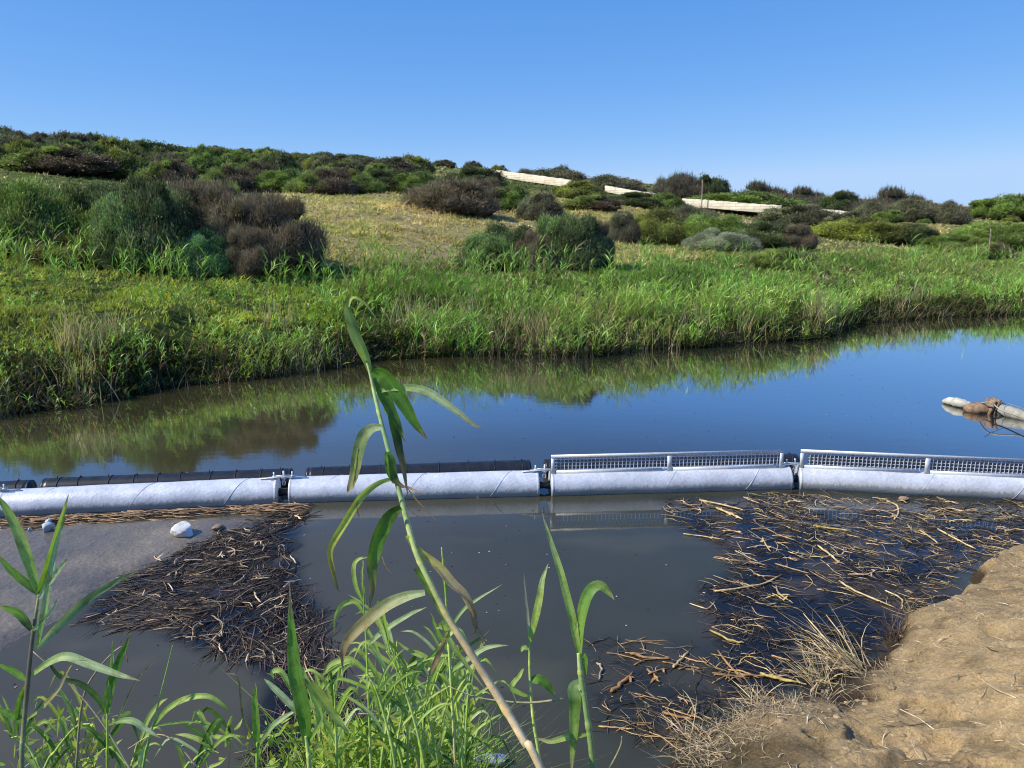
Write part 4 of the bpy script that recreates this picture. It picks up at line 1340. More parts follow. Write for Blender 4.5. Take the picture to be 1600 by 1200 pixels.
# ------------------------------------------------------------------ discharge hose at the right
def hose():
    g = 'hose and fitting afloat at the right edge'
    pts = [P(1473, 627, 0.03), P(1485, 627, 0.06), P(1500, 630, 0.07), P(1512, 633, 0.05), P(1518, 634, 0.04)]
    o0 = pts[2]
    root = empty('floating_hose', (o0[0], o0[1], 0))
    tag(root, 'grey floating hose with rusty coupling and pale tapered end', 'hose')
    loc = lambda q: np.array(q) - np.array([o0[0], o0[1], 0])
    acc = Acc()
    tube(acc, catmull([loc(q) for q in pts], 16), np.interp(np.linspace(0, 1, 16), (0, .15, .45, .8, 1), (0.02, 0.065, 0.085, 0.065, 0.045)) * (1 + 0.08 * np.sin(np.arange(16) * 2.3)), (0, 0, 0), 14)
    link('hose_end', acc.mesh('hose_end', M_PALE), root)
    acc = Acc()
    a, b = loc(P(1518, 636, 0.06)), loc(P(1552, 638, 0.10))
    v = ICO_V * np.array([0.25, 0.14, 0.11]); acc.add(v * (1 + 0.05 * rng.normal(0, 1, (len(v), 1))) + (loc(P(1530, 639, 0.05))), None, ICO_T, (0, 0, 0))
    link('coupling', acc.mesh('coupling', M_RUST, smooth=False), root)
    acc = Acc()
    for px, rr in ((1543, 0.15), (1550, 0.17)):
        c = loc(P(px, 638, 0.08)); box(acc, c + (-.02, 0, -rr * .8), c + (.05, 0, rr), 0.22, 0.04, up=(1, 0, 0))
    link('flange_plate', acc.mesh('flange_plate', M_RUST, smooth=False), root)
    acc = Acc()
    pp = [loc(P(1553, 638, 0.07)), loc(P(1576, 644, 0.07)), loc(P(1610, 652, 0.06)), loc(P(1700, 672, 0.05))]
    cl = catmull(pp, 22)
    tube(acc, cl, 0.100 + 0.006 * np.sin(np.arange(22) * 1.9), (0, 0, 0), 18)
    link('hose_body', acc.mesh('hose_body', M_HOSE), root)
    acc = Acc()
    c = catmull(pp, 40)[7]
    an = np.linspace(0, 2 * np.pi, 24); dirv = norm(pp[1] - pp[0]); side = norm(np.cross(dirv, (0, 0, 1)))
    tube(acc, [c + side * 0.110 * math.cos(t) + np.array([0, 0, 0.110 * math.sin(t)]) for t in an], 0.009, (0, 0, 0), 6, caps=False)
    link('hose_clamp', acc.mesh('hose_clamp', M_RUBBER), root)
    acc = Acc()
    tube(acc, catmull([P(1533, 630, 0.15), P(1548, 629, 0.24), P(1565, 641, 0.20), P(1600, 654, 0.14), P(1650, 678, 0.1)], 20), 0.012, (0.42, 0.38, 0.28), 6)
    tube(acc, catmull([P(1545, 634, 0.26), P(1556, 628, 0.26), P(1580, 632, 0.2), P(1620, 646, 0.2)], 16), 0.005, (0.3, 0.3, 0.25), 5)
    o = link('rope', acc.mesh('rope', M_TWIG)); tag(o, 'pale rope tied around the rusty coupling of the hose', 'rope')
    acc = Acc()
    tube(acc, catmull([P(1548, 660, 0.004), P(1575, 670, 0.006), P(1620, 692, 0.004), P(1660, 715, 0.004)], 16), 0.006, (0.02, 0.02, 0.02), 5)
    o = link('cable', acc.mesh('cable', M_RUBBER)); tag(o, 'thin dark line trailing on the water below the hose', 'cable')
hose()

# ------------------------------------------------------------------ floating debris
def sample_poly(poly, n):
    xs = [p[0] for p in poly]; ys = [p[1] for p in poly]
    X, Y = [], []
    while len(X) < n:
        x = rng.uniform(min(xs), max(xs), n * 2); y = rng.uniform(min(ys), max(ys), n * 2)
        k = in_poly(x + 0.5 * (fbm(x * 2.3, y * 2.3, 171) - .5), y + 0.5 * (fbm(x * 2.3, y * 2.3, 172) - .5), poly); X += list(x[k]); Y += list(y[k])
    return np.array(X[:n]), np.array(Y[:n])

def sticks(acc, x, y, z, ang, L, r, col, bendy=0.15, sides=4, tilt=0.02):
    for i in range(len(x)):
        n = 4 if L[i] < 0.3 else 6
        t = np.linspace(-0.5, 0.5, n)
        k = rng.normal(0, bendy)
        k2 = rng.normal(0, bendy * 0.6)
        tx = t * L[i]; ty = (k * (t * t * 4 - 1) * 0.5 + k2 * np.sin(t * 7) * 0.3) * L[i]
        c, s = math.cos(ang[i]), math.sin(ang[i])
        zz = z[i] + tx * rng.normal(0, tilt) + 0.004 * np.sin(t * 9 + i)
        pts = np.stack([x[i] + tx * c - ty * s, y[i] + tx * s + ty * c, zz], 1)
        rad = r[i] * np.interp(t, (-.5, -.4, .4, .5), (0.6, 1, 0.85, 0.35))
        cc = np.tile(col[i], (n, 1)) * (1 + 0.25 * np.sin(t * 11 + i))[:, None]
        tube(acc, pts, rad, np.clip(cc, 0, 1), sides)

def build_debris():
    # left fan: dark matted stems
    acc = Acc()
    n = 4000
    x, y = sample_poly(LEFT_PATCH, n)
    d = poly_dist(x, y, LEFT_PATCH)
    k = rng.random(n) < 0.35 + 0.65 * smooth((fbm(x * 1.8, y * 1.8, 141) - 0.36) * 6)
    x, y, d = x[k], y[k], d[k]; n = len(x)
    rx = smooth((x + 3.0) / 1.3)
    ang = 0.62 * (1 - rx) + rx * 1.75 + 2.2 * (fbm(x * 1.3, y * 1.3, 173) - .5) + rng.normal(0, 0.55, n)
    ang = np.where(rng.random(n) < 0.14, rng.uniform(0, 3.1, n), ang)
    L = rng.uniform(0.06, 0.5, n); r = 0.0015 + 0.006 * rng.random(n) ** 2.2
    col = np.array((0.085, 0.063, 0.047)) * (0.2 + 2.8 * rng.random((n, 1)) ** 2) * rng.uniform(.9, 1.1, (n, 3))
    pale = rng.random(n) < 0.08; col[pale] = np.array((0.46, 0.33, 0.18)) * rng.uniform(0.6, 1.3, (int(pale.sum()), 1))
    sticks(acc, x, y, rng.uniform(-0.005, 0.016, n), ang, L, r * 0.85, col, 0.14)
    o = link('matted_stems', acc.mesh('matted_stems', M_STRAW)); tag(o, 'fan of dark matted reed stems floating beside the silt bar', 'debris', kind='stuff')
    # straw along the boom on the left
    acc = Acc(); n = 430
    t = rng.random(n); px = 10 + 470 * t; py = 813 - 0.050 * px + rng.exponential(4.0, n) - 1
    q = np.array([P(a, b, 0.02) for a, b in zip(px, py)])
    col = np.array((0.28, 0.18, 0.10)) * rng.uniform(0.3, 2.2, (n, 1))
    sticks(acc, q[:, 0], q[:, 1], rng.uniform(0.01, 0.045, n), 0.1 + rng.normal(0, .25, n), rng.uniform(.08, .35, n), rng.uniform(.003, .007, n), col, 0.08)
    o = link('straw_litter', acc.mesh('straw_litter', M_STRAW)); tag(o, 'line of brown straw litter along the boom on the silt', 'debris', kind='stuff')
    # right field: fine dark twigs
    acc = Acc()
    n = 4600
    x, y = sample_poly(RIGHT_PATCH, n)
    x2, y2 = sample_poly(LOW_PATCH, 700)
    x, y = np.concatenate([x, x2]), np.concatenate([y, y2]); n = len(x)
    k = rng.random(n) < 0.3 + 0.8 * smooth((fbm(x * 1.6, y * 1.6, 151) - 0.40) * 6)
    x, y = x[k], y[k]; n = len(x)
    ang = -0.35 + rng.normal(0, 0.9, n)
    L = rng.uniform(0.04, 0.36, n); r = 0.0012 + 0.0036 * rng.random(n) ** 2
    col = np.array((0.085, 0.065, 0.045)) * (0.2 + 2.6 * rng.random((n, 1)) ** 2)
    pale = rng.random(n) < 0.13; col[pale] = np.array((0.62, 0.47, 0.24)) * rng.uniform(0.5, 1.4, (int(pale.sum()), 1))
    sticks(acc, x, y, rng.uniform(-0.003, 0.015, n), ang, L, r, col, 0.2)
    o = link('fine_debris', acc.mesh('fine_debris', M_STRAW)); tag(o, 'fine dark twigs and straw floating below the mesh screens', 'debris', kind='stuff')

def single(name, pts, rad, col, label, cat, group, leafy=False):
    acc = Acc()
    pts = np.array(pts); o0 = pts[len(pts) // 2].copy()
    n = 10 if len(pts) > 2 else 4
    c = catmull(pts, n) if len(pts) > 2 else np.linspace(pts[0], pts[1], n)
    c[:, :2] += rng.normal(0, 0.35 * rad, (n, 2))
    rr = 0.82 * rad * np.interp(np.linspace(0, 1, n), (0, .08, .85, 1), (0.7, 1, 0.85, 0.4)) * (1 + 0.18 * np.sin(np.arange(n) * 2.1 + len(label)))
    cc = np.clip(np.tile(col, (n, 1)) * (1 + rng.uniform(-.25, .2, (n, 1))), 0, 1)
    tube(acc, c, rr, cc, 6)
    if leafy:
        m = 3; q = c[rng.integers(1, n - 1, m)]
        dd = norm(rng.normal(0, 1, (m, 3)) * (1, 1, .25)); ribbons(acc, q, dd, rng.uniform(.04, .10, m), np.full(m, rad * 2.6), rng.normal(0, .3, (m, 3)) * (1, 1, .2), 3, jitter_col(col, m), jitter_col(col, m))
    o = link(name, acc.mesh(name, M_STRAW, origin=o0)); o.location = o0
    tag(o, label, cat, group)

def build_singles():
    STRAWS = np.array((0.78, 0.57, 0.27))
    hand = [  # long pale stems that stand out
        ([(1093, 781), (1130, 789), (1165, 798)], 0.013, 'long pale reed stem just below the left end of the second screen gap'),
        ([(1118, 793), (1140, 802), (1160, 811)], 0.016, 'thick pale reed stem under the first screen'),
        ([(1068, 834), (1100, 838), (1132, 843)], 0.008, 'thin straight straw at the left rim of the floating field'),
        ([(1148, 860), (1168, 870), (1184, 877)], 0.009, 'whitish stem slanting at the left of the navy water'),
        ([(1116, 924), (1160, 918), (1195, 911), (1222, 898)], 0.011, 'long dark and pale branch curving above the lower debris'),
        ([(1270, 821), (1300, 826), (1330, 829)], 0.013, 'yellow bent reed stem in the middle of the field'),
        ([(1278, 852), (1296, 866), (1312, 877)], 0.013, 'short straight pale stem slanting down in the middle'),
        ([(1386, 783), (1402, 790), (1404, 802), (1398, 810)], 0.012, 'hooked pale stem near the second screen'),
        ([(1465, 826), (1490, 840), (1525, 858)], 0.011, 'long straw slanting towards the soil bank'),
        ([(1436, 828), (1452, 838), (1466, 849)], 0.010, 'straw parallel to the long one near the soil bank'),
        ([(1310, 907), (1340, 925), (1400, 950)], 0.011, 'long straw pointing at the straw clump on the bank'),
        ([(1192, 840), (1196, 850), (1204, 861)], 0.010, 'small hooked stem left of the middle'),
        ([(956, 1080), (972, 1068), (988, 1050)], 0.018, 'thick orange brown stick in the lower debris'),
        ([(933, 1035), (940, 1044), (936, 1062)], 0.011, 'short bleached stub floating at the left of the lower debris'),
        ([(985, 1021), (1015, 1028), (1050, 1029)], 0.012, 'orange stem lying across the lower debris'),
        ([(1190, 1052), (1220, 1062), (1248, 1066)], 0.014, 'yellow curved stem beside the dead grass of the bank'),
        ([(1122, 1016), (1150, 1050), (1182, 1055), (1196, 1056)], 0.010, 'long orange brown stem running to the bank'),
        ([(1010, 1045), (1022, 1055), (1030, 1065)], 0.012, 'short pale stick right of the thick orange one'),
        ([(1050, 1043), (1065, 1030), (1075, 1018)], 0.013, 'forked tan stick rising to the right in the lower debris'),
        ([(1110, 985), (1140, 1000), (1163, 1005)], 0.011, 'bent yellowish stem above the lower debris'),
        ([(1035, 1112), (1060, 1120), (1085, 1124)], 0.011, 'dull orange stem floating near the dry bank grass'),
        ([(1330, 1040), (1300, 1010), (1255, 958)], 0.008, 'long dry straw leaning over the water from the bank'),
        ([(1345, 1048), (1320, 1000), (1290, 960)], 0.007, 'second dry straw leaning over the water from the bank'),
    ]
    for pts, r, lab in hand:
        col = STRAWS * random.uniform(0.8, 1.15) if 'orange' not in lab else np.array((0.42, 0.23, 0.09))
        if 'yellow' in lab: col = np.array((0.55, 0.42, 0.12))
        if 'whitish' in lab or 'bleached' in lab: col = np.array((0.52, 0.42, 0.28))
        single('stick', [P(a, b, 0.012 if 'leaning' not in lab else 0.05 + 0.06 * i) for i, (a, b) in enumerate(pts)], r, col, lab, 'stick', 'pale stems afloat in front of the boom', leafy='thick' in lab or 'hooked' in lab)
    # further pale pieces
    n = 215
    x, y = sample_poly(RIGHT_PATCH, n * 3)
    w = smooth((y - 5.2) / 1.6) * 0.8 + 0.2
    k = rng.random(len(x)) < w; x, y = x[k][:n], y[k][:n]
    for i in range(len(x)):
        L = random.choice([random.uniform(.06, .16), random.uniform(.12, .34)]); a = random.gauss(-0.35, 0.7); b = random.gauss(0, .22) * L
        d = np.array([math.cos(a), math.sin(a)]); s = np.array([-d[1], d[0]])
        c = np.array([x[i], y[i]])
        pp = [(*(c - d * L / 2), 0.01), (*(c + s * b), 0.016), (*(c + d * L / 2), 0.01)]
        col = STRAWS * random.uniform(0.35, 1.15) * np.array([1, random.uniform(.88, 1.06), random.uniform(.8, 1.2)])
        single('straw_piece', pp, random.choice([.002, .003, .004, .005, .0075]) * random.uniform(.8, 1.2), col, 'short pale straw piece afloat in the dark water below the screens', 'straw', 'short straw pieces below the screens', leafy=random.random() < .4)
    n = 40
    x, y = sample_poly(LOW_PATCH, n)
    for i in range(n):
        L = random.uniform(.08, .32); a = random.uniform(-.9, .9); d = np.array([math.cos(a), math.sin(a)]); s = np.array([-d[1], d[0]]); c = np.array([x[i], y[i]])
        col = np.array((0.52, 0.33, 0.15)) * random.uniform(0.5, 1.4)
        single('straw_piece', [(*(c - d * L / 2), 0.008), (*(c + s * random.gauss(0, .1) * L), 0.012), (*(c + d * L / 2), 0.008)], random.uniform(.003, .008), col, 'brown straw piece afloat in the sparse lower debris near the dry bank', 'straw', 'straw pieces in the lower debris', leafy=random.random() < .4)
    n = 46
    x, y = sample_poly(LEFT_PATCH, n)
    for i in range(n):
        L = random.uniform(.06, .24); a = random.gauss(1.6, .8); d = np.array([math.cos(a), math.sin(a)]); s = np.array([-d[1], d[0]]); c = np.array([x[i], y[i]])
        col = np.array((0.70, 0.52, 0.32)) * random.uniform(0.5, 1.25)
        single('straw_piece', [(*(c - d * L / 2), 0.03), (*(c + s * random.gauss(0, .15) * L), 0.036), (*(c + d * L / 2), 0.03)], random.uniform(.004, .009), col, 'pale straw piece lying on the dark matted fan beside the silt', 'straw', 'straw pieces on the matted fan', leafy=random.random() < .5)
build_debris()
build_singles()

# ------------------------------------------------------------------ dry grass and litter on the near bank
def build_bank_litter():
    acc = Acc()
    n = 9500
    x = rng.uniform(0.85, 4.4, n); y = rng.uniform(2.6, 7.2, n)
    z, s = near_z(x, y)
    w = (s > -0.25) & (s < 0.55) & (rng.random(n) < 0.2 + 0.9 * smooth((fbm(x * 1.4, y * 1.4, 161) - 0.35) * 5)) & (x < 1.9 + 0.9 * rng.random(n)) & (rng.random(n) < 1.2 - 0.9 * s)
    x, y, z = x[w], y[w], z[w]; n = len(x)
    for j in range(2):
        d0 = norm(np.stack([rng.normal(-0.2, .9, n), rng.normal(0.1, .9, n), rng.uniform(0.05, .7, n)], 1))
        c = jitter_col((0.55, 0.42, 0.24), n, .35, .08)
        ribbons(acc, np.stack([x, y, z + 0.005], 1), d0, rng.uniform(0.06, 0.22, n), rng.uniform(0.002, 0.005, n), np.stack([rng.normal(0, .3, n), rng.normal(0, .3, n), rng.uniform(-.7, -.1, n)], 1), 4, c * 0.8, c, shape='blade')
    o = link('dry_bank_grass', acc.mesh('dry_bank_grass', M_STRAW, smooth=False)); tag(o, 'matted dry grass along the water edge of the soil bank', 'dry grass', kind='stuff')
    acc = Acc(); n = 1500
    x = rng.uniform(1.0, 6, n); y = rng.uniform(1.9, 7.5, n); z, s = near_z(x, y)
    k = s > 0.1; x, y, z = x[k], y[k], z[k]; n = len(x)
    col = np.array((0.7, 0.55, 0.33)) * rng.uniform(.35, 1.3, (n, 1))
    sticks(acc, x, y, z + 0.006, rng.uniform(0, 3.1, n), rng.uniform(.02, .14, n), rng.uniform(.001, .0035, n), col, .2, 4, 0.25)
    m = 90; x = rng.uniform(1.1, 5.5, m); y = rng.uniform(2.2, 7, m); z, s = near_z(x, y); k = s > 0.12; x, y, z = x[k], y[k], z[k]; m = len(x)
    col = np.where(rng.random((m, 1)) < .35, np.array((0.07, 0.05, 0.035)), np.array((0.8, 0.66, 0.44))) * rng.uniform(.6, 1.1, (m, 1))
    sticks(acc, x, y, z + 0.008, rng.normal(0.2, .8, m), rng.uniform(.10, .30, m), rng.uniform(.002, .0055, m), col, .2, 5, 0.12)
    o = link('straw_bits', acc.mesh('straw_bits', M_STRAW)); tag(o, 'bits of straw and twig scattered over the bare soil', 'litter', kind='stuff')

def dead_clump(px, py, n, h, label, lean=(-0.6, 0.4), z=0.08, spread=0.12, col=(0.66, 0.51, 0.27)):
    p = P(px, py, z); acc = Acc()
    root = np.stack([rng.normal(0, spread * .42, n), rng.normal(0, spread * .42, n), np.full(n, -0.03)], 1)
    d0 = norm(np.stack([rng.normal(lean[0], .45, n), rng.normal(lean[1], .45, n), rng.uniform(.35, 1.1, n)], 1))
    c = jitter_col(col, n, .3, .08)
    ribbons(acc, root, d0, h * rng.uniform(.4, 1.1, n), rng.uniform(.004, .010, n), np.stack([rng.normal(0, .25, n), rng.normal(0, .25, n), rng.uniform(-.5, 0, n)], 1), 4, c * .7, c, shape='blade')
    o = link('dead_grass_tuft', acc.mesh('dead_grass_tuft', M_STRAW, smooth=False)); o.location = p
    tag(o, label, 'dead grass', 'dead grass tufts on the soil bank')
build_bank_litter()
dead_clump(1340, 1040, 90, 0.55, 'largest straw tuft leaning over the water from the soil bank', (-.9, .45), 0.1, .14)
dead_clump(1280, 1060, 70, 0.34, 'low straw tuft left of the largest one', (-.4, .2), 0.08, .16)
dead_clump(1400, 990, 80, 0.26, 'dark rooty tuft in the notch of the bank', (-.2, .2), 0.12, .12, (0.16, 0.11, 0.07))
dead_clump(1430, 965, 50, 0.20, 'small tuft with green blades above the notch', (-.1, .3), 0.14, .10, (0.26, 0.2, 0.1))
dead_clump(1190, 1100, 70, 0.22, 'short straw tuft on the low part of the bank edge', (-.4, .3), 0.05, .15)
dead_clump(1090, 1150, 90, 0.20, 'flattened straw tuft at the lower tip of the bank', (-.6, .1), 0.05, .18)

# ------------------------------------------------------------------ plastic bottle
def bottle():
    m, nt, out = mat('clear_plastic')
    p = N(nt, 'ShaderNodeBsdfPrincipled')
    nz = noise_node(nt, 26, 4, 0.6)
    nt.links.new(ramp(nt, nz.outputs['Fac'], [(0.35, (0.18, 0.24, 0.27)), (0.65, (0.55, 0.62, 0.66))]).outputs['Color'], p.inputs['Base Color'])
    p.inputs['Roughness'].default_value = 0.12; p.inputs['Transmission Weight'].default_value = 0.35; p.inputs['IOR'].default_value = 1.35
    nt.links.new(bump(nt, nz.outputs['Fac'], 0.9, 0.01), p.inputs['Normal']); nt.links.new(p.outputs[0], out.inputs[0])
    teal = simple('teal_cap', [(0.3, (0.0, 0.22, 0.19)), (0.7, (0.01, 0.34, 0.28))], 10, 2, .4)
    blue = simple('blue_film', [(0.35, (0.03, 0.12, 0.30)), (0.65, (0.35, 0.42, 0.45))], 18, 3, .35)
    c = P(760, 1186, 0.03); r = empty('plastic_bottle', c); r.rotation_euler.z = -0.12
    tag(r, 'crumpled clear plastic bottle with teal cap floating at the bottom edge', 'bottle')
    def rev(prof, nm, mt, crumple=0.0):
        acc = Acc(); sides = 24; V = []
        for i, (x, q) in enumerate(prof):
            for j in range(sides):
                t = j / sides * 2 * math.pi
                k = 1 + crumple * math.sin(3 * t + i * 1.3) * (math.sin(i * 2.1)) if q else 1
                V.append((x, q * k * math.cos(t), q * k * math.sin(t)))
        acc.add(V, [(i * sides + j, (i + 1) * sides + j, (i + 1) * sides + (j + 1) % sides, i * sides + (j + 1) % sides) for i in range(len(prof) - 1) for j in range(sides)], None, (0, 0, 0))
        link(nm, acc.mesh(nm, mt), r)
    rev([(-.105, .011), (-.09, .012), (-.08, .02), (-.06, .034), (-.03, .036), (-.028, .034), (0, .035), (.03, .034), (.033, .036), (.06, .036), (.09, .035), (.115, .03), (.118, 0)], 'bottle_body', m, 0.10)
    rev([(-.125, 0), (-.125, .014), (-.124, .015), (-.106, .015), (-.105, .014), (-.105, 0)], 'cap', teal)
    rev([(.035, .0375), (.06, .038), (.085, .0375)], 'label_film', blue, 0.05)
bottle()

def water_specks():
    acc = Acc(); n = 1300
    x = rng.uniform(-7, 8, n); y = 3.9 + 14 * rng.random(n) ** 1.6
    k = (y < edge_y(x) - 0.2) & (rng.random(n) < 0.25 + smooth((fbm(x * .9, y * .9, 181) - .45) * 5)); x, y = x[k], y[k]; n = len(x)
    a = rng.uniform(0, 6.3, n); r = rng.uniform(.003, .011, n) * (1 + y * .05)
    q = np.stack([x, y, np.full(n, 0.004)], 1)
    V = np.stack([q + np.stack([np.cos(a + t) * r * rng.uniform(.5, 1.2, n), np.sin(a + t) * r * rng.uniform(.5, 1.2, n), np.zeros(n)], 1) for t in (0, 1.57, 3.14, 4.71)], 1).reshape(-1, 3)
    c = np.where(rng.random((n, 1)) < .3, np.array((.55, .5, .4)), np.array((.07, .06, .045))) * rng.uniform(.6, 1.2, (n, 1))
    acc.add(V, np.arange(4 * n).reshape(-1, 4), None, np.repeat(c, 4, 0))
    o = link('water_specks', acc.mesh('water_specks', M_STRAW, smooth=False)); tag(o, 'specks of chaff and scum drifting on the water', 'specks', kind='stuff')
water_specks()

# ------------------------------------------------------------------ foreground reeds
LG = (0.50, 0.63, 0.16); DG = (0.17, 0.34, 0.04); MG = (0.32, 0.50, 0.08); TAN = (0.66, 0.49, 0.25); BRN = (0.36, 0.23, 0.13); PG = (0.54, 0.66, 0.32); YGR = (0.58, 0.62, 0.10)
_leafid = [0]
def leaf(acc, pts, wpx, c0, c1=None, c2=None, roll=0.0, fold=0.25, depth=2.0, d1=None, n=22, wavy=0.0, peak=0.35):
    """pts: photo points from base to tip; wpx: greatest width in photo pixels"""
    d1 = depth if d1 is None else d1
    c1 = c0 if c1 is None else c1; c2 = c1 if c2 is None else c2
    m = len(pts)
    ctrl = [Q(a, b, depth + (d1 - depth) * i / (m - 1)) for i, (a, b) in enumerate(pts)]
    c = catmull(ctrl, n)
    tan = norm(np.gradient(c, axis=0)); view = norm(c - np.array([0, 0, EYE]))
    side = norm(np.cross(tan, view))
    nr = np.cross(side, tan)
    _leafid[0] += 1; lid = (_leafid[0] * 0.137) % 1.0
    t = np.linspace(0, 1, n)
    prof = np.where(t < peak, 0.45 + 0.55 * np.sin(t / peak * np.pi / 2), np.cos((t - peak) / (1 - peak) * np.pi / 2) ** 0.8)
    W = wpx / F * (depth + d1) / 2 * 0.45
    V = []; Cc = []; X = []
    for i in range(n):
        a = roll + wavy * math.sin(t[i] * 7 + lid * 9)
        s = side[i] * math.cos(a) + nr[i] * math.sin(a)
        q = np.cross(tan[i], s)
        w = W * prof[i]
        col = np.array(c0) * (1 - t[i] * 2) + np.array(c1) * t[i] * 2 if t[i] < 0.5 else np.array(c1) * (2 - 2 * t[i]) + np.array(c2) * (2 * t[i] - 1)
        if t[i] > 0.9: col = col * 0.4 + np.array((0.40, 0.30, 0.17)) * 0.6
        rip = 0.10 * W * math.sin(t[i] * 23 + lid * 20)
        for k, (u, lift) in enumerate(((-1, fold), (-.5, fold * .55), (0, 0), (.5, fold * .55), (1, fold))):
            V.append(c[i] + s * w * u + q * (w * lift + (rip if abs(u) == 1 else 0)))
            Cc.append(np.clip(col * (1.25 if k == 2 else 1), 0, 1)); X.append(((u + 1) / 2, t[i], lid))
    quads = [(i * 5 + j, i * 5 + j + 1, (i + 1) * 5 + j + 1, (i + 1) * 5 + j) for i in range(n - 1) for j in range(4)]
    acc.add(V, quads, None, Cc, X)

def reed_thing(label, stalk, leaves, depth, d1=None, group='tall reeds standing on the near bank'):
    """stalk: list of (px, py, width px, colour); leaves: list of dict"""
    d1 = depth if d1 is None else d1
    base = Q(stalk[0][0], stalk[0][1], depth)
    r = empty('reed', base); tag(r, label, 'reed', group)
    m = len(stalk)
    ctrl = [Q(s[0], s[1], depth + (d1 - depth) * i / (m - 1)) for i, s in enumerate(stalk)]
    # continue the stalk down to the ground
    b = ctrl[0]; dn = norm(ctrl[0] - ctrl[1]); e = b.copy(); g = None
    for k in range(80):
        e = e + dn * 0.03 + np.array([0, 0, -0.01])
        if e[2] < float(near_z(e[0], e[1])[0]): break
    ctrl = [e] + ctrl
    wid = [stalk[0][2]] + [s[2] for s in stalk]; cols = [stalk[0][3]] + [s[3] for s in stalk]
    n = 90; c = catmull(ctrl, n); t = np.linspace(0, 1, n); tt = np.linspace(0, 1, len(ctrl))
    dd = c[:, 1] * ct - (c[:, 2] - EYE) * st
    rad = np.interp(t, tt, wid) / F * dd / 2 * (0.86 if wid[0] > 12 else 1)
    col = np.stack([np.interp(t, tt, [k[j] for k in cols]) for j in range(3)], 1)
    L = np.concatenate([[0], np.cumsum(np.linalg.norm(np.diff(c, axis=0), axis=1))])
    inter = np.floor(L / 0.14).astype(int); col = col * np.array([0.82 + 0.36 * ((k * 7919) % 13) / 12 for k in inter])[:, None]
    node = np.abs(((L / 0.14) % 1) - 0.5) < 0.05
    rad = rad * np.where(node, 1.16, 1.0); col[node] *= np.array((1.25, 1.15, 0.9))
    acc = Acc(); tube(acc, c - base, rad, np.clip(col, 0, 1), 10)
    link('stalk', acc.mesh('stalk', M_STEM), r)
    for lf in leaves:
        lf = dict(lf); acc = Acc(); pts = lf.pop('p'); w = lf.pop('w'); c0 = lf.pop('c')
        lf.setdefault('depth', (depth + d1) / 2)
        leaf(acc, pts, w, *(c0 if isinstance(c0, list) else [c0]), **lf)
        link('leaf', acc.mesh('leaf', M_NEAR, origin=base, vein=True), r)
    return r

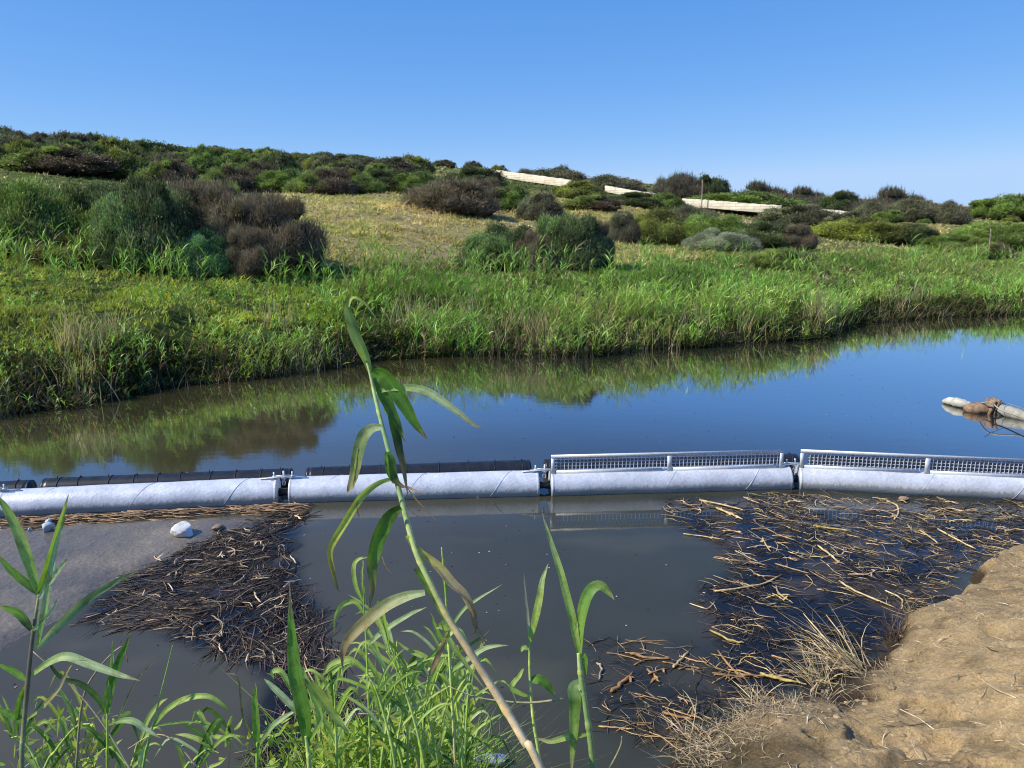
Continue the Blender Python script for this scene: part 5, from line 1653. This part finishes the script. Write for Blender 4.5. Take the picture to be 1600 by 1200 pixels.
reed_thing('tallest leaning reed with drooping half dry leaves crossing the boom', [
    (850, 1212, 15, TAN), (820, 1160, 15, (.72, .55, .3)), (790, 1108, 15, (.68, .5, .25)), (735, 1020, 14, (.7, .52, .26)), (700, 965, 12, (0.55, 0.48, 0.2)), (672, 910, 11, (0.42, 0.5, 0.16)), (652, 868, 11, (0.48, 0.56, 0.18)),
    (640, 830, 11, (0.52, 0.58, 0.2)), (626, 775, 10, (0.38, 0.52, 0.18)), (610, 715, 9, (0.32, 0.48, 0.2)), (597, 665, 8, (0.28, 0.42, 0.16)), (586, 620, 7, (0.42, 0.54, 0.18)), (577, 580, 5, (0.45, 0.56, 0.18)), (560, 520, 2, LG)], [
    dict(p=[(578, 580), (569, 553), (557, 528), (547, 500), (543, 478), (549, 464)], w=19, c=[LG, (0.30, 0.42, 0.16)], roll=0.2, fold=.2, d1=2.0, depth=2.15),
    dict(p=[(545, 480), (550, 466), (562, 468), (578, 484), (592, 506)], w=6, c=[LG, MG], roll=.6),
    dict(p=[(580, 582), (600, 588), (625, 620), (645, 655), (668, 688)], w=28, c=[DG, (0.10, 0.23, 0.03)], roll=-.25, fold=.3, peak=.3),
    dict(p=[(586, 590), (600, 620), (617, 655), (633, 690)], w=20, c=[(0.09, 0.19, .02), (0.12, 0.25, 0.03)], roll=.3, fold=.3),
    dict(p=[(587, 613), (610, 607), (640, 606), (668, 612), (695, 630), (718, 646), (740, 664), (755, 668)], w=14, c=[MG, PG, (0.3, 0.3, 0.2)], roll=.2, peak=.45),
    dict(p=[(600, 640), (611, 643), (617, 672), (624, 705), (631, 735), (637, 775)], w=18, c=[DG, (0.05, 0.10, 0.02), BRN], roll=.35, peak=.25),
    dict(p=[(596, 668), (582, 669), (569, 680), (560, 705), (555, 735), (547, 762), (542, 770)], w=21, c=[PG, (0.27, 0.35, .12), TAN], roll=-.15, peak=.4),
    dict(p=[(560, 700), (556, 730), (553, 752), (552, 764)], w=8, c=[LG, LG, TAN], roll=.4),
    dict(p=[(606, 706), (612, 720), (615, 745), (624, 757), (640, 764)], w=13, c=[DG, (0.06, 0.12, .02), BRN], roll=.2),
    dict(p=[(603, 705), (606, 735), (615, 757)], w=8, c=[MG, DG], roll=0),
    dict(p=[(636, 762), (650, 780), (668, 800), (684, 815)], w=3, c=[BRN, BRN], roll=0),
    dict(p=[(636, 760), (645, 765), (660, 771)], w=4, c=[BRN, TAN], roll=0),
    dict(p=[(616, 747), (592, 754), (572, 768), (558, 785), (540, 815), (522, 845), (515, 865), (520, 893), (526, 916), (532, 926)], w=13, c=[LG, YGR, (0.30, 0.14, 0.07)], roll=.2, fold=.4, peak=.35, wavy=.2),
    dict(p=[(560, 775), (559, 795), (563, 815)], w=4, c=[TAN, BRN], roll=0),
    dict(p=[(626, 792), (610, 806), (596, 830), (586, 860), (581, 885), (582, 915), (576, 955)], w=25, c=[(0.07, .15, .02), DG, (0.30, 0.19, 0.09)], roll=.15, fold=.3, peak=.3),
    dict(p=[(596, 868), (602, 885), (614, 897)], w=3, c=[TAN, BRN], roll=0),
    dict(p=[(634, 838), (655, 862), (684, 884), (706, 912), (728, 935), (742, 965), (740, 1000)], w=17, c=[YGR, TAN, BRN], roll=.3, fold=.5, peak=.5, wavy=.4),
    dict(p=[(722, 930), (738, 955), (742, 978), (755, 1000), (752, 1012)], w=10, c=[TAN, (0.5, .36, .2), BRN], roll=.1, wavy=.5),
    dict(p=[(664, 926), (635, 932), (605, 945), (575, 968), (548, 995), (537, 1015), (535, 1048)], w=22, c=[PG, (0.42, .36, .15), BRN], roll=-.15, fold=.35, peak=.4),
    dict(p=[(648, 888), (662, 905), (678, 930), (690, 958), (702, 985)], w=13, c=[(0.10, .22, .03), MG, LG], roll=.1),
    dict(p=[(690, 970), (702, 1000), (722, 1030), (760, 1080)], w=10, c=[MG, LG], roll=.1),
    dict(p=[(702, 985), (690, 1010), (678, 1040), (668, 1060)], w=10, c=[TAN, BRN], roll=.3, wavy=.4),
    dict(p=[(706, 984), (690, 978), (678, 982)], w=12, c=[MG, LG], roll=.3),
], 1.85, 2.15)

reed_thing('upright reed with long pointed leaves at the left edge', [
    (34, 1205, 7, (0.22, .26, .1)), (56, 1110, 7, (0.18, .2, .08)), (86, 1040, 7, (0.13, .12, .06)), (50, 1040, 7, (0.13, .12, .06))][:1] + [
    (36, 1150, 7, (0.25, .27, .1)), (42, 1080, 7, (0.14, .12, .06)), (49, 1010, 6, (0.12, .1, .05)), (56, 960, 5, (0.16, .2, .06)), (61, 925, 3, LG)], [
    dict(p=[(60, 928), (46, 880), (28, 830), (10, 795), (-8, 770)], w=18, c=[MG, LG, DG], roll=.2),
    dict(p=[(60, 926), (76, 880), (92, 825), (108, 770)], w=13, c=[DG, MG, LG], roll=-.3),
    dict(p=[(60, 928), (38, 908), (15, 888), (-8, 862)], w=14, c=[(0.05, .09, .03), DG], roll=.4),
    dict(p=[(58, 1012), (68, 960), (78, 905), (88, 850), (104, 805)], w=11, c=[MG, PG], roll=.3),
    dict(p=[(58, 1014), (90, 980), (130, 942), (175, 912), (222, 888)], w=15, c=[PG, (0.26, .36, .15)], roll=-.2),
    dict(p=[(60, 935), (80, 905), (92, 890), (108, 870)], w=11, c=[PG, PG], roll=.2),
    dict(p=[(52, 985), (75, 960), (90, 935)], w=8, c=[PG, PG]),
    dict(p=[(50, 1054), (78, 1034), (105, 1026), (145, 1040), (185, 1054), (220, 1064)], w=15, c=[LG, PG], roll=.2, peak=.45),
    dict(p=[(49, 984), (28, 958), (-6, 945)], w=14, c=[(0.05, .08, .03), DG], roll=.2),
    dict(p=[(42, 1064), (20, 1048), (-8, 1036)], w=11, c=[MG, DG], roll=.2),
    dict(p=[(46, 1060), (32, 1090), (27, 1120), (28, 1160)], w=9, c=[MG, DG], roll=.2),
    dict(p=[(42, 1125), (66, 1105), (92, 1075), (110, 1040), (132, 1028)], w=7, c=[LG, TAN], roll=.2),
    dict(p=[(36, 1128), (20, 1118), (-8, 1105)], w=14, c=[DG, DG], roll=.2),
], 2.05, 2.15)

reed_thing('thin reed stem with one bright upright leaf right of the left edge reed', [
    (168, 1210, 4, MG), (168, 1160, 4, MG), (167, 1115, 3, LG)], [
    dict(p=[(167, 1115), (172, 1075), (185, 1035), (207, 984)], w=15, c=[MG, (0.15, .32, .04)], roll=.1),
    dict(p=[(168, 1112), (174, 1060), (176, 1000)], w=9, c=[MG, LG], roll=.1),
    dict(p=[(167, 1116), (150, 1088), (125, 1068), (92, 1056), (62, 1010)], w=10, c=[DG, (0.05, .1, .03)], roll=.2),
    dict(p=[(175, 1128), (205, 1126), (228, 1140), (252, 1154)], w=11, c=[DG, PG], roll=.2),
    dict(p=[(172, 1145), (190, 1110), (215, 1060), (243, 1032)], w=4, c=[TAN, (0.3, .28, .15)]),
], 2.25)

reed_thing('slender reed with an arching leaf between the left reed and the green clump', [
    (222, 1210, 4, MG), (232, 1160, 4, MG), (240, 1130, 3, LG), (256, 1065, 2, MG), (270, 1008, 1.2, DG)], [
    dict(p=[(240, 1134), (262, 1108), (290, 1092), (325, 1088), (350, 1104), (362, 1118)], w=10, c=[MG, LG, DG], roll=.2),
    dict(p=[(240, 1135), (270, 1130), (300, 1128), (330, 1134)], w=4, c=[DG, DG]),
    dict(p=[(232, 1165), (222, 1180), (218, 1205)], w=13, c=[LG, PG]),
], 2.3)

reed_thing('broad bright green blade standing above the left of the green clump', [
    (484, 1212, 7, LG), (482, 1180, 7, LG), (478, 1150, 5, LG)], [
    dict(p=[(480, 1165), (474, 1110), (461, 1050), (456, 990), (452, 930)], w=25, c=[(0.14, .30, .03), (0.18, .36, .05)], roll=.15, peak=.3),
    dict(p=[(482, 1160), (500, 1120), (478, 1060), (460, 1025)], w=10, c=[MG, LG]),
    dict(p=[(470, 1120), (448, 1095), (425, 1072), (412, 1060)], w=11, c=[PG, PG]),
    dict(p=[(455, 1080), (440, 1050), (425, 1050), (428, 1062)], w=9, c=[LG, LG]),
    dict(p=[(478, 1060), (498, 1085), (520, 1115), (548, 1150)], w=17, c=[(0.16, .3, .05), YGR, LG], roll=.2),
    dict(p=[(455, 990), (454, 960), (452, 905)], w=5, c=[TAN, TAN]),
], 2.2)

reed_thing('green spear shaped shoot left of the broad bright blade', [
    (402, 1212, 5, MG), (402, 1160, 4, MG)], [
    dict(p=[(402, 1170), (400, 1130), (398, 1095), (400, 1066)], w=13, c=[DG, MG], roll=.1),
    dict(p=[(404, 1165), (425, 1135), (448, 1118), (470, 1105)], w=9, c=[MG, PG]),
    dict(p=[(400, 1160), (380, 1120), (372, 1060), (352, 1052)], w=4, c=[DG, BRN]),
], 2.25)

reed_thing('right hand reed with two tall leaves and a hanging broad one over open water', [
    (928, 1212, 10, (0.24, .34, .1)), (916, 1112, 9, (0.22, .33, .1)), (908, 1060, 9, (0.26, .36, .12)), (904, 1020, 6, LG)], [
    dict(p=[(905, 1024), (897, 980), (884, 925), (871, 878), (858, 838), (847, 800)], w=14, c=[MG, LG, PG], roll=-.2, peak=.25),
    dict(p=[(905, 1022), (907, 975), (914, 940), (925, 920), (938, 915), (950, 925), (960, 938)], w=20, c=[MG, (0.16, .33, .06), LG], roll=.2, peak=.4),
    dict(p=[(906, 1022), (900, 990), (902, 968)], w=10, c=[MG, LG]),
    dict(p=[(914, 1068), (898, 1074), (898, 1100), (896, 1150), (892, 1215)], w=23, c=[PG, (0.18, .34, .06), LG], roll=.1, peak=.3),
    dict(p=[(905, 1022), (914, 1030), (915, 1060)], w=10, c=[MG, DG]),
    dict(p=[(906, 1100), (902, 1118), (906, 1130)], w=8, c=[BRN, BRN]),
    dict(p=[(918, 1148), (890, 1150), (860, 1158), (835, 1152)], w=11, c=[MG, LG, TAN], roll=.3),
], 2.0)

reed_thing('thinner reed with one upright leaf left of the right hand reed', [
    (846, 1212, 5, LG), (834, 1130, 5, LG), (828, 1060, 4, LG), (827, 1004, 2.5, MG)], [
    dict(p=[(827, 1004), (836, 968), (843, 935), (848, 905), (857, 880)], w=13, c=[MG, LG, PG], roll=.1),
    dict(p=[(827, 1004), (825, 965), (821, 930), (818, 892)], w=5, c=[PG, (0.3, .3, .25)]),
    dict(p=[(829, 1064), (842, 1062), (856, 1072), (869, 1090)], w=17, c=[DG, (0.12, .25, .03)], roll=.3),
    dict(p=[(826, 1014), (818, 1012), (813, 1020)], w=8, c=[MG, LG]),
    dict(p=[(828, 1090), (800, 1075), (812, 1055), (820, 1040)], w=9, c=[MG, LG]),
], 2.1)

reed_thing('straight straw like reed stem rising through the middle of the leaning reed', [
    (712, 1212, 4, TAN), (706, 1095, 4, LG), (700, 990, 4, LG), (696, 920, 3.5, MG), (690, 855, 2, LG)], [
    dict(p=[(700, 990), (722, 955), (748, 935), (785, 913)], w=6, c=[MG, PG]),
    dict(p=[(697, 930), (693, 890), (690, 855)], w=7, c=[MG, LG]),
    dict(p=[(702, 1020), (685, 990), (672, 955)], w=8, c=[MG, MG]),
    dict(p=[(704, 1050), (730, 1030), (760, 1012), (795, 1008)], w=10, c=[MG, PG]),
], 2.3)

reed_thing('slender green reed with two drooping leaves left of the leaning reed', [
    (580, 1212, 4, LG), (576, 1100, 3.5, MG), (572, 1000, 3, MG), (569, 955, 2, MG), (566, 870, 1, LG)], [
    dict(p=[(569, 945), (556, 915), (553, 885), (562, 873), (580, 871)], w=8, c=[MG, LG], roll=.3),
    dict(p=[(570, 942), (566, 905), (568, 868)], w=6, c=[MG, LG]),
    dict(p=[(568, 958), (555, 940), (535, 945), (524, 965), (522, 990)], w=9, c=[MG, LG], roll=.3),
    dict(p=[(573, 1010), (600, 985), (640, 960), (668, 948)], w=9, c=[PG, PG]),
    dict(p=[(575, 1050), (545, 1030), (515, 1040), (500, 1065)], w=10, c=[MG, LG]),
], 2.3)

# random smaller reeds of the green clump in the middle
def sprig(px, depth, toppy, label, seed):
    r = random.Random(seed)
    lean = r.uniform(-75, 80 if px < 650 else 15)
    h = 1215 - toppy
    st_ = [(px, 1215, 4.5, MG), (px + lean * .3, 1215 - h * .4, 4, LG), (px + lean * .7, 1215 - h * .75, 3, MG), (px + lean, toppy + 20, 1.5, LG)]
    lv = []
    for k in range(r.randint(5, 8)):
        t = r.uniform(.15, 1.0); x = px + lean * t; y = 1215 - h * t + 10
        sx = r.choice([-1, 1]) * r.uniform(8, 85); up = r.uniform(10, 85)
        dr = r.uniform(-25, 50)
        c = r.choice([MG, LG, PG, (0.11, .23, .03), (0.15, .27, .05), YGR])
        lv.append(dict(p=[(x, y), (x + sx * .3, y - up * .6), (x + sx * .7, y - up), (x + sx, y - up + dr)], w=r.uniform(3.5, 9), c=[c, LG if r.random() < .5 else c], roll=r.uniform(-.5, .5), n=12))
    reed_thing(label, st_, lv, depth, group='young reeds of the green clump on the near bank')
lab = 'young leafy reed of the dense green clump at the bottom centre'
for i in range(26):
    px = random.gauss(650, 95); px = min(max(px, 455), 725)
    top = 1000 + abs(px - 650) * 0.35 + random.uniform(-30, 90)
    sprig(px, random.uniform(2.2, 3.0), top, lab, i)
lab = 'young leafy reed among the weeds at the lower left'
for i in range(6):
    px = random.uniform(20, 330); sprig(px, random.uniform(2.2, 2.8), random.uniform(1110, 1160), lab, 100 + i)

def build_near_grass():
    acc = Acc()
    def tufts(n, pxf, pyf, hf, c0, w=(0.004, 0.009)):
        px = pxf(n); dpt = rng.uniform(2.5, 3.5, n)
        root = np.array([Q(a, 1216 + rng.uniform(0, 40), d) for a, d in zip(px, dpt)])
        gz = near_z(root[:, 0], root[:, 1])[0]
        root[:, 2] = np.minimum(root[:, 2], np.maximum(gz, root[:, 2] - 0.25))
        d0 = norm(np.stack([rng.normal(0, .35, n), rng.normal(.1, .35, n), np.ones(n)], 1))
        h = hf(px, n)
        c = jitter_col(c0, n, .35, .15)
        ye = rng.random(n) < .12; c[ye] = jitter_col((0.35, 0.27, 0.13), int(ye.sum()), .3)
        side = norm(np.stack([np.ones(n), rng.normal(0, .6, n), rng.normal(0, .3, n)], 1))
        ribbons(acc, root, d0, h, rng.uniform(*w, n), np.stack([rng.normal(0, .35, n), rng.normal(0, .25, n), rng.uniform(-.6, -.05, n)], 1), 6, c * .6, c, side=side)
    tufts(3600, lambda n: np.clip(rng.normal(600, 90, n), 380, 735), None, lambda p, n: rng.uniform(.15, .70, n) * np.clip(1.15 - np.abs(p - 630) / 360, .3, 1), (0.38, .58, .08), (.003, .0065))
    tufts(1500, lambda n: rng.uniform(340, 725, n), None, lambda p, n: rng.uniform(.10, .24, n), (0.42, .58, .08), (.004, .010))
    tufts(260, lambda n: rng.uniform(-20, 420, n), None, lambda p, n: rng.uniform(.10, .30, n), (0.26, .36, .06))
    o = link('near_bank_grass', acc.mesh('near_bank_grass', M_BLADE, smooth=False)); tag(o, 'green grass growing low on the near bank below the reeds', 'grass', kind='stuff')
    # broad leaved weeds
    acc = Acc(); n = 2400
    px = np.where(rng.random(n) < .88, np.minimum(rng.normal(590, 80, n), 725), rng.normal(110, 40, n)); dpt = rng.uniform(2.5, 3.2, n)
    up = rng.uniform(0, 1, n) ** 1.6
    root = np.array([Q(a, 1230 - u * (105 if a > 300 else 120), d) for a, d, u in zip(px, dpt, up)])
    d0 = norm(rng.normal(0, 1, (n, 3)) + np.array([0, -.1, .5])); c = jitter_col((0.42, .56, .08), n, .35, .15)
    ribbons(acc, root, d0, rng.uniform(.025, .06, n), rng.uniform(.010, .022, n), rng.normal(0, .25, (n, 3)), 4, c * .7, c)
    m = 150; px = np.where(rng.random(m) < .7, rng.normal(610, 90, m), rng.normal(110, 40, m))
    root = np.array([Q(a, 1240, d) for a, d in zip(px, rng.uniform(2.5, 3.2, m))]); d0 = norm(np.stack([rng.normal(0, .2, m), rng.normal(0, .2, m), np.ones(m)], 1)); c = jitter_col((0.14, .17, .05), m, .3)
    ribbons(acc, root, d0, rng.uniform(.12, .32, m), np.full(m, .004), rng.normal(0, .12, (m, 3)), 5, c, c, shape='stem')
    o = link('leafy_weeds', acc.mesh('leafy_weeds', M_BLADE, smooth=False)); tag(o, 'small leafed weeds growing among the near bank grass', 'weeds', kind='stuff')
build_near_grass()

# dry stems crossing the lower left
def dry_stem(pts, w, d, label, col=TAN):
    ctrl = [Q(a, b, d) for a, b in pts]; acc = Acc(); o0 = ctrl[0]
    c = catmull(ctrl, 16); tube(acc, c - o0, np.linspace(w, w * .4, 16) / F * d / 2, col, 6)
    o = link('dry_stem', acc.mesh('dry_stem', M_STEM)); o.location = o0; tag(o, label, 'dry stem', 'dry stems on the near bank')
dry_stem([(212, 1215), (160, 1130), (110, 1070), (48, 1075 - 60)], 3.5, 2.3, 'long grey dry stem slanting across the left edge reed')
dry_stem([(118, 1215), (128, 1100), (150, 1050), (190, 1010), (200, 1035)], 4, 2.35, 'bent tan stem with a hooked top beside the left edge reed', (0.36, .30, .16))
dry_stem([(320, 1215), (275, 1160), (240, 1148), (200, 1170)], 3, 2.3, 'short dry stem lying over the lower left weeds')
dry_stem([(660, 1215), (640, 1160), (612, 1120), (560, 1115)], 4, 2.35, 'thin tan stem arching through the green clump', (0.4, .33, .17))
dry_stem([(880, 1092), (830, 1098), (780, 1095), (740, 1088), (700, 1072)], 4, 2.05, 'pale curved stem lying across the leaning reed', (0.45, .40, .2))
dry_stem([(945, 1215), (968, 1170), (972, 1150)], 4, 2.3, 'small tan shoot at the bottom right of the reeds', (0.35, .30, .14))

# ------------------------------------------------------------------ light
SUN_EL, SUN_AZ = 42.0, -104.0        # azimuth measured from +Y towards +X
az, el = R(SUN_AZ), R(SUN_EL)
sd = Vector((math.sin(az) * math.cos(el), math.cos(az) * math.cos(el), math.sin(el)))
ld = bpy.data.lights.new('sun', 'SUN'); ld.energy = 5.0; ld.angle = R(0.53); ld.color = (1.0, 0.93, 0.80)
lo = bpy.data.objects.new('sun', ld); C.objects.link(lo)
lo.rotation_euler = sd.to_track_quat('Z', 'Y').to_euler(); lo.location = (-30, 0, 30)
w = bpy.data.worlds.new('World'); sc.world = w; w.use_nodes = True
nt = w.node_tree; nt.nodes.clear()
out = nt.nodes.new('ShaderNodeOutputWorld'); bg = nt.nodes.new('ShaderNodeBackground'); sky = nt.nodes.new('ShaderNodeTexSky')
sky.sky_type = 'NISHITA'; sky.sun_disc = False; sky.sun_elevation = el; sky.sun_rotation = az
sky.altitude = 0; sky.air_density = 0.6; sky.dust_density = 0.0; sky.ozone_density = 10.0
# the camera's colour response to the sky: one power curve for each channel
sp = nt.nodes.new('ShaderNodeSeparateColor'); cb = nt.nodes.new('ShaderNodeCombineColor')
nt.links.new(sky.outputs[0], sp.inputs[0])
for i, (pw, k) in enumerate(((0.97, 1.645), (0.598, 1.023), (0.29, 1.08))):
    a = math_node(nt, 'POWER', math_node(nt, 'MULTIPLY', sp.outputs[i], 0.1), pw)
    nt.links.new(math_node(nt, 'SMOOTH_MIN', math_node(nt, 'MULTIPLY', a, k * 10), (4.6, 6.7, 9.9)[i], 0.6), cb.inputs[i])
nt.links.new(cb.outputs[0], bg.inputs['Color'])
bg.inputs['Strength'].default_value = 0.1
nt.links.new(bg.outputs[0], out.inputs[0])

sc.view_settings.view_transform = 'Standard'; sc.view_settings.look = 'None'; sc.view_settings.exposure = 0; sc.view_settings.gamma = 1
sc.cycles.use_denoising = True
sc.cycles.filter_width = 1.1
sc.cycles.max_bounces = 6; sc.cycles.diffuse_bounces = 3; sc.cycles.glossy_bounces = 3; sc.cycles.transmission_bounces = 4
sc.cycles.caustics_reflective = False; sc.cycles.caustics_refractive = False
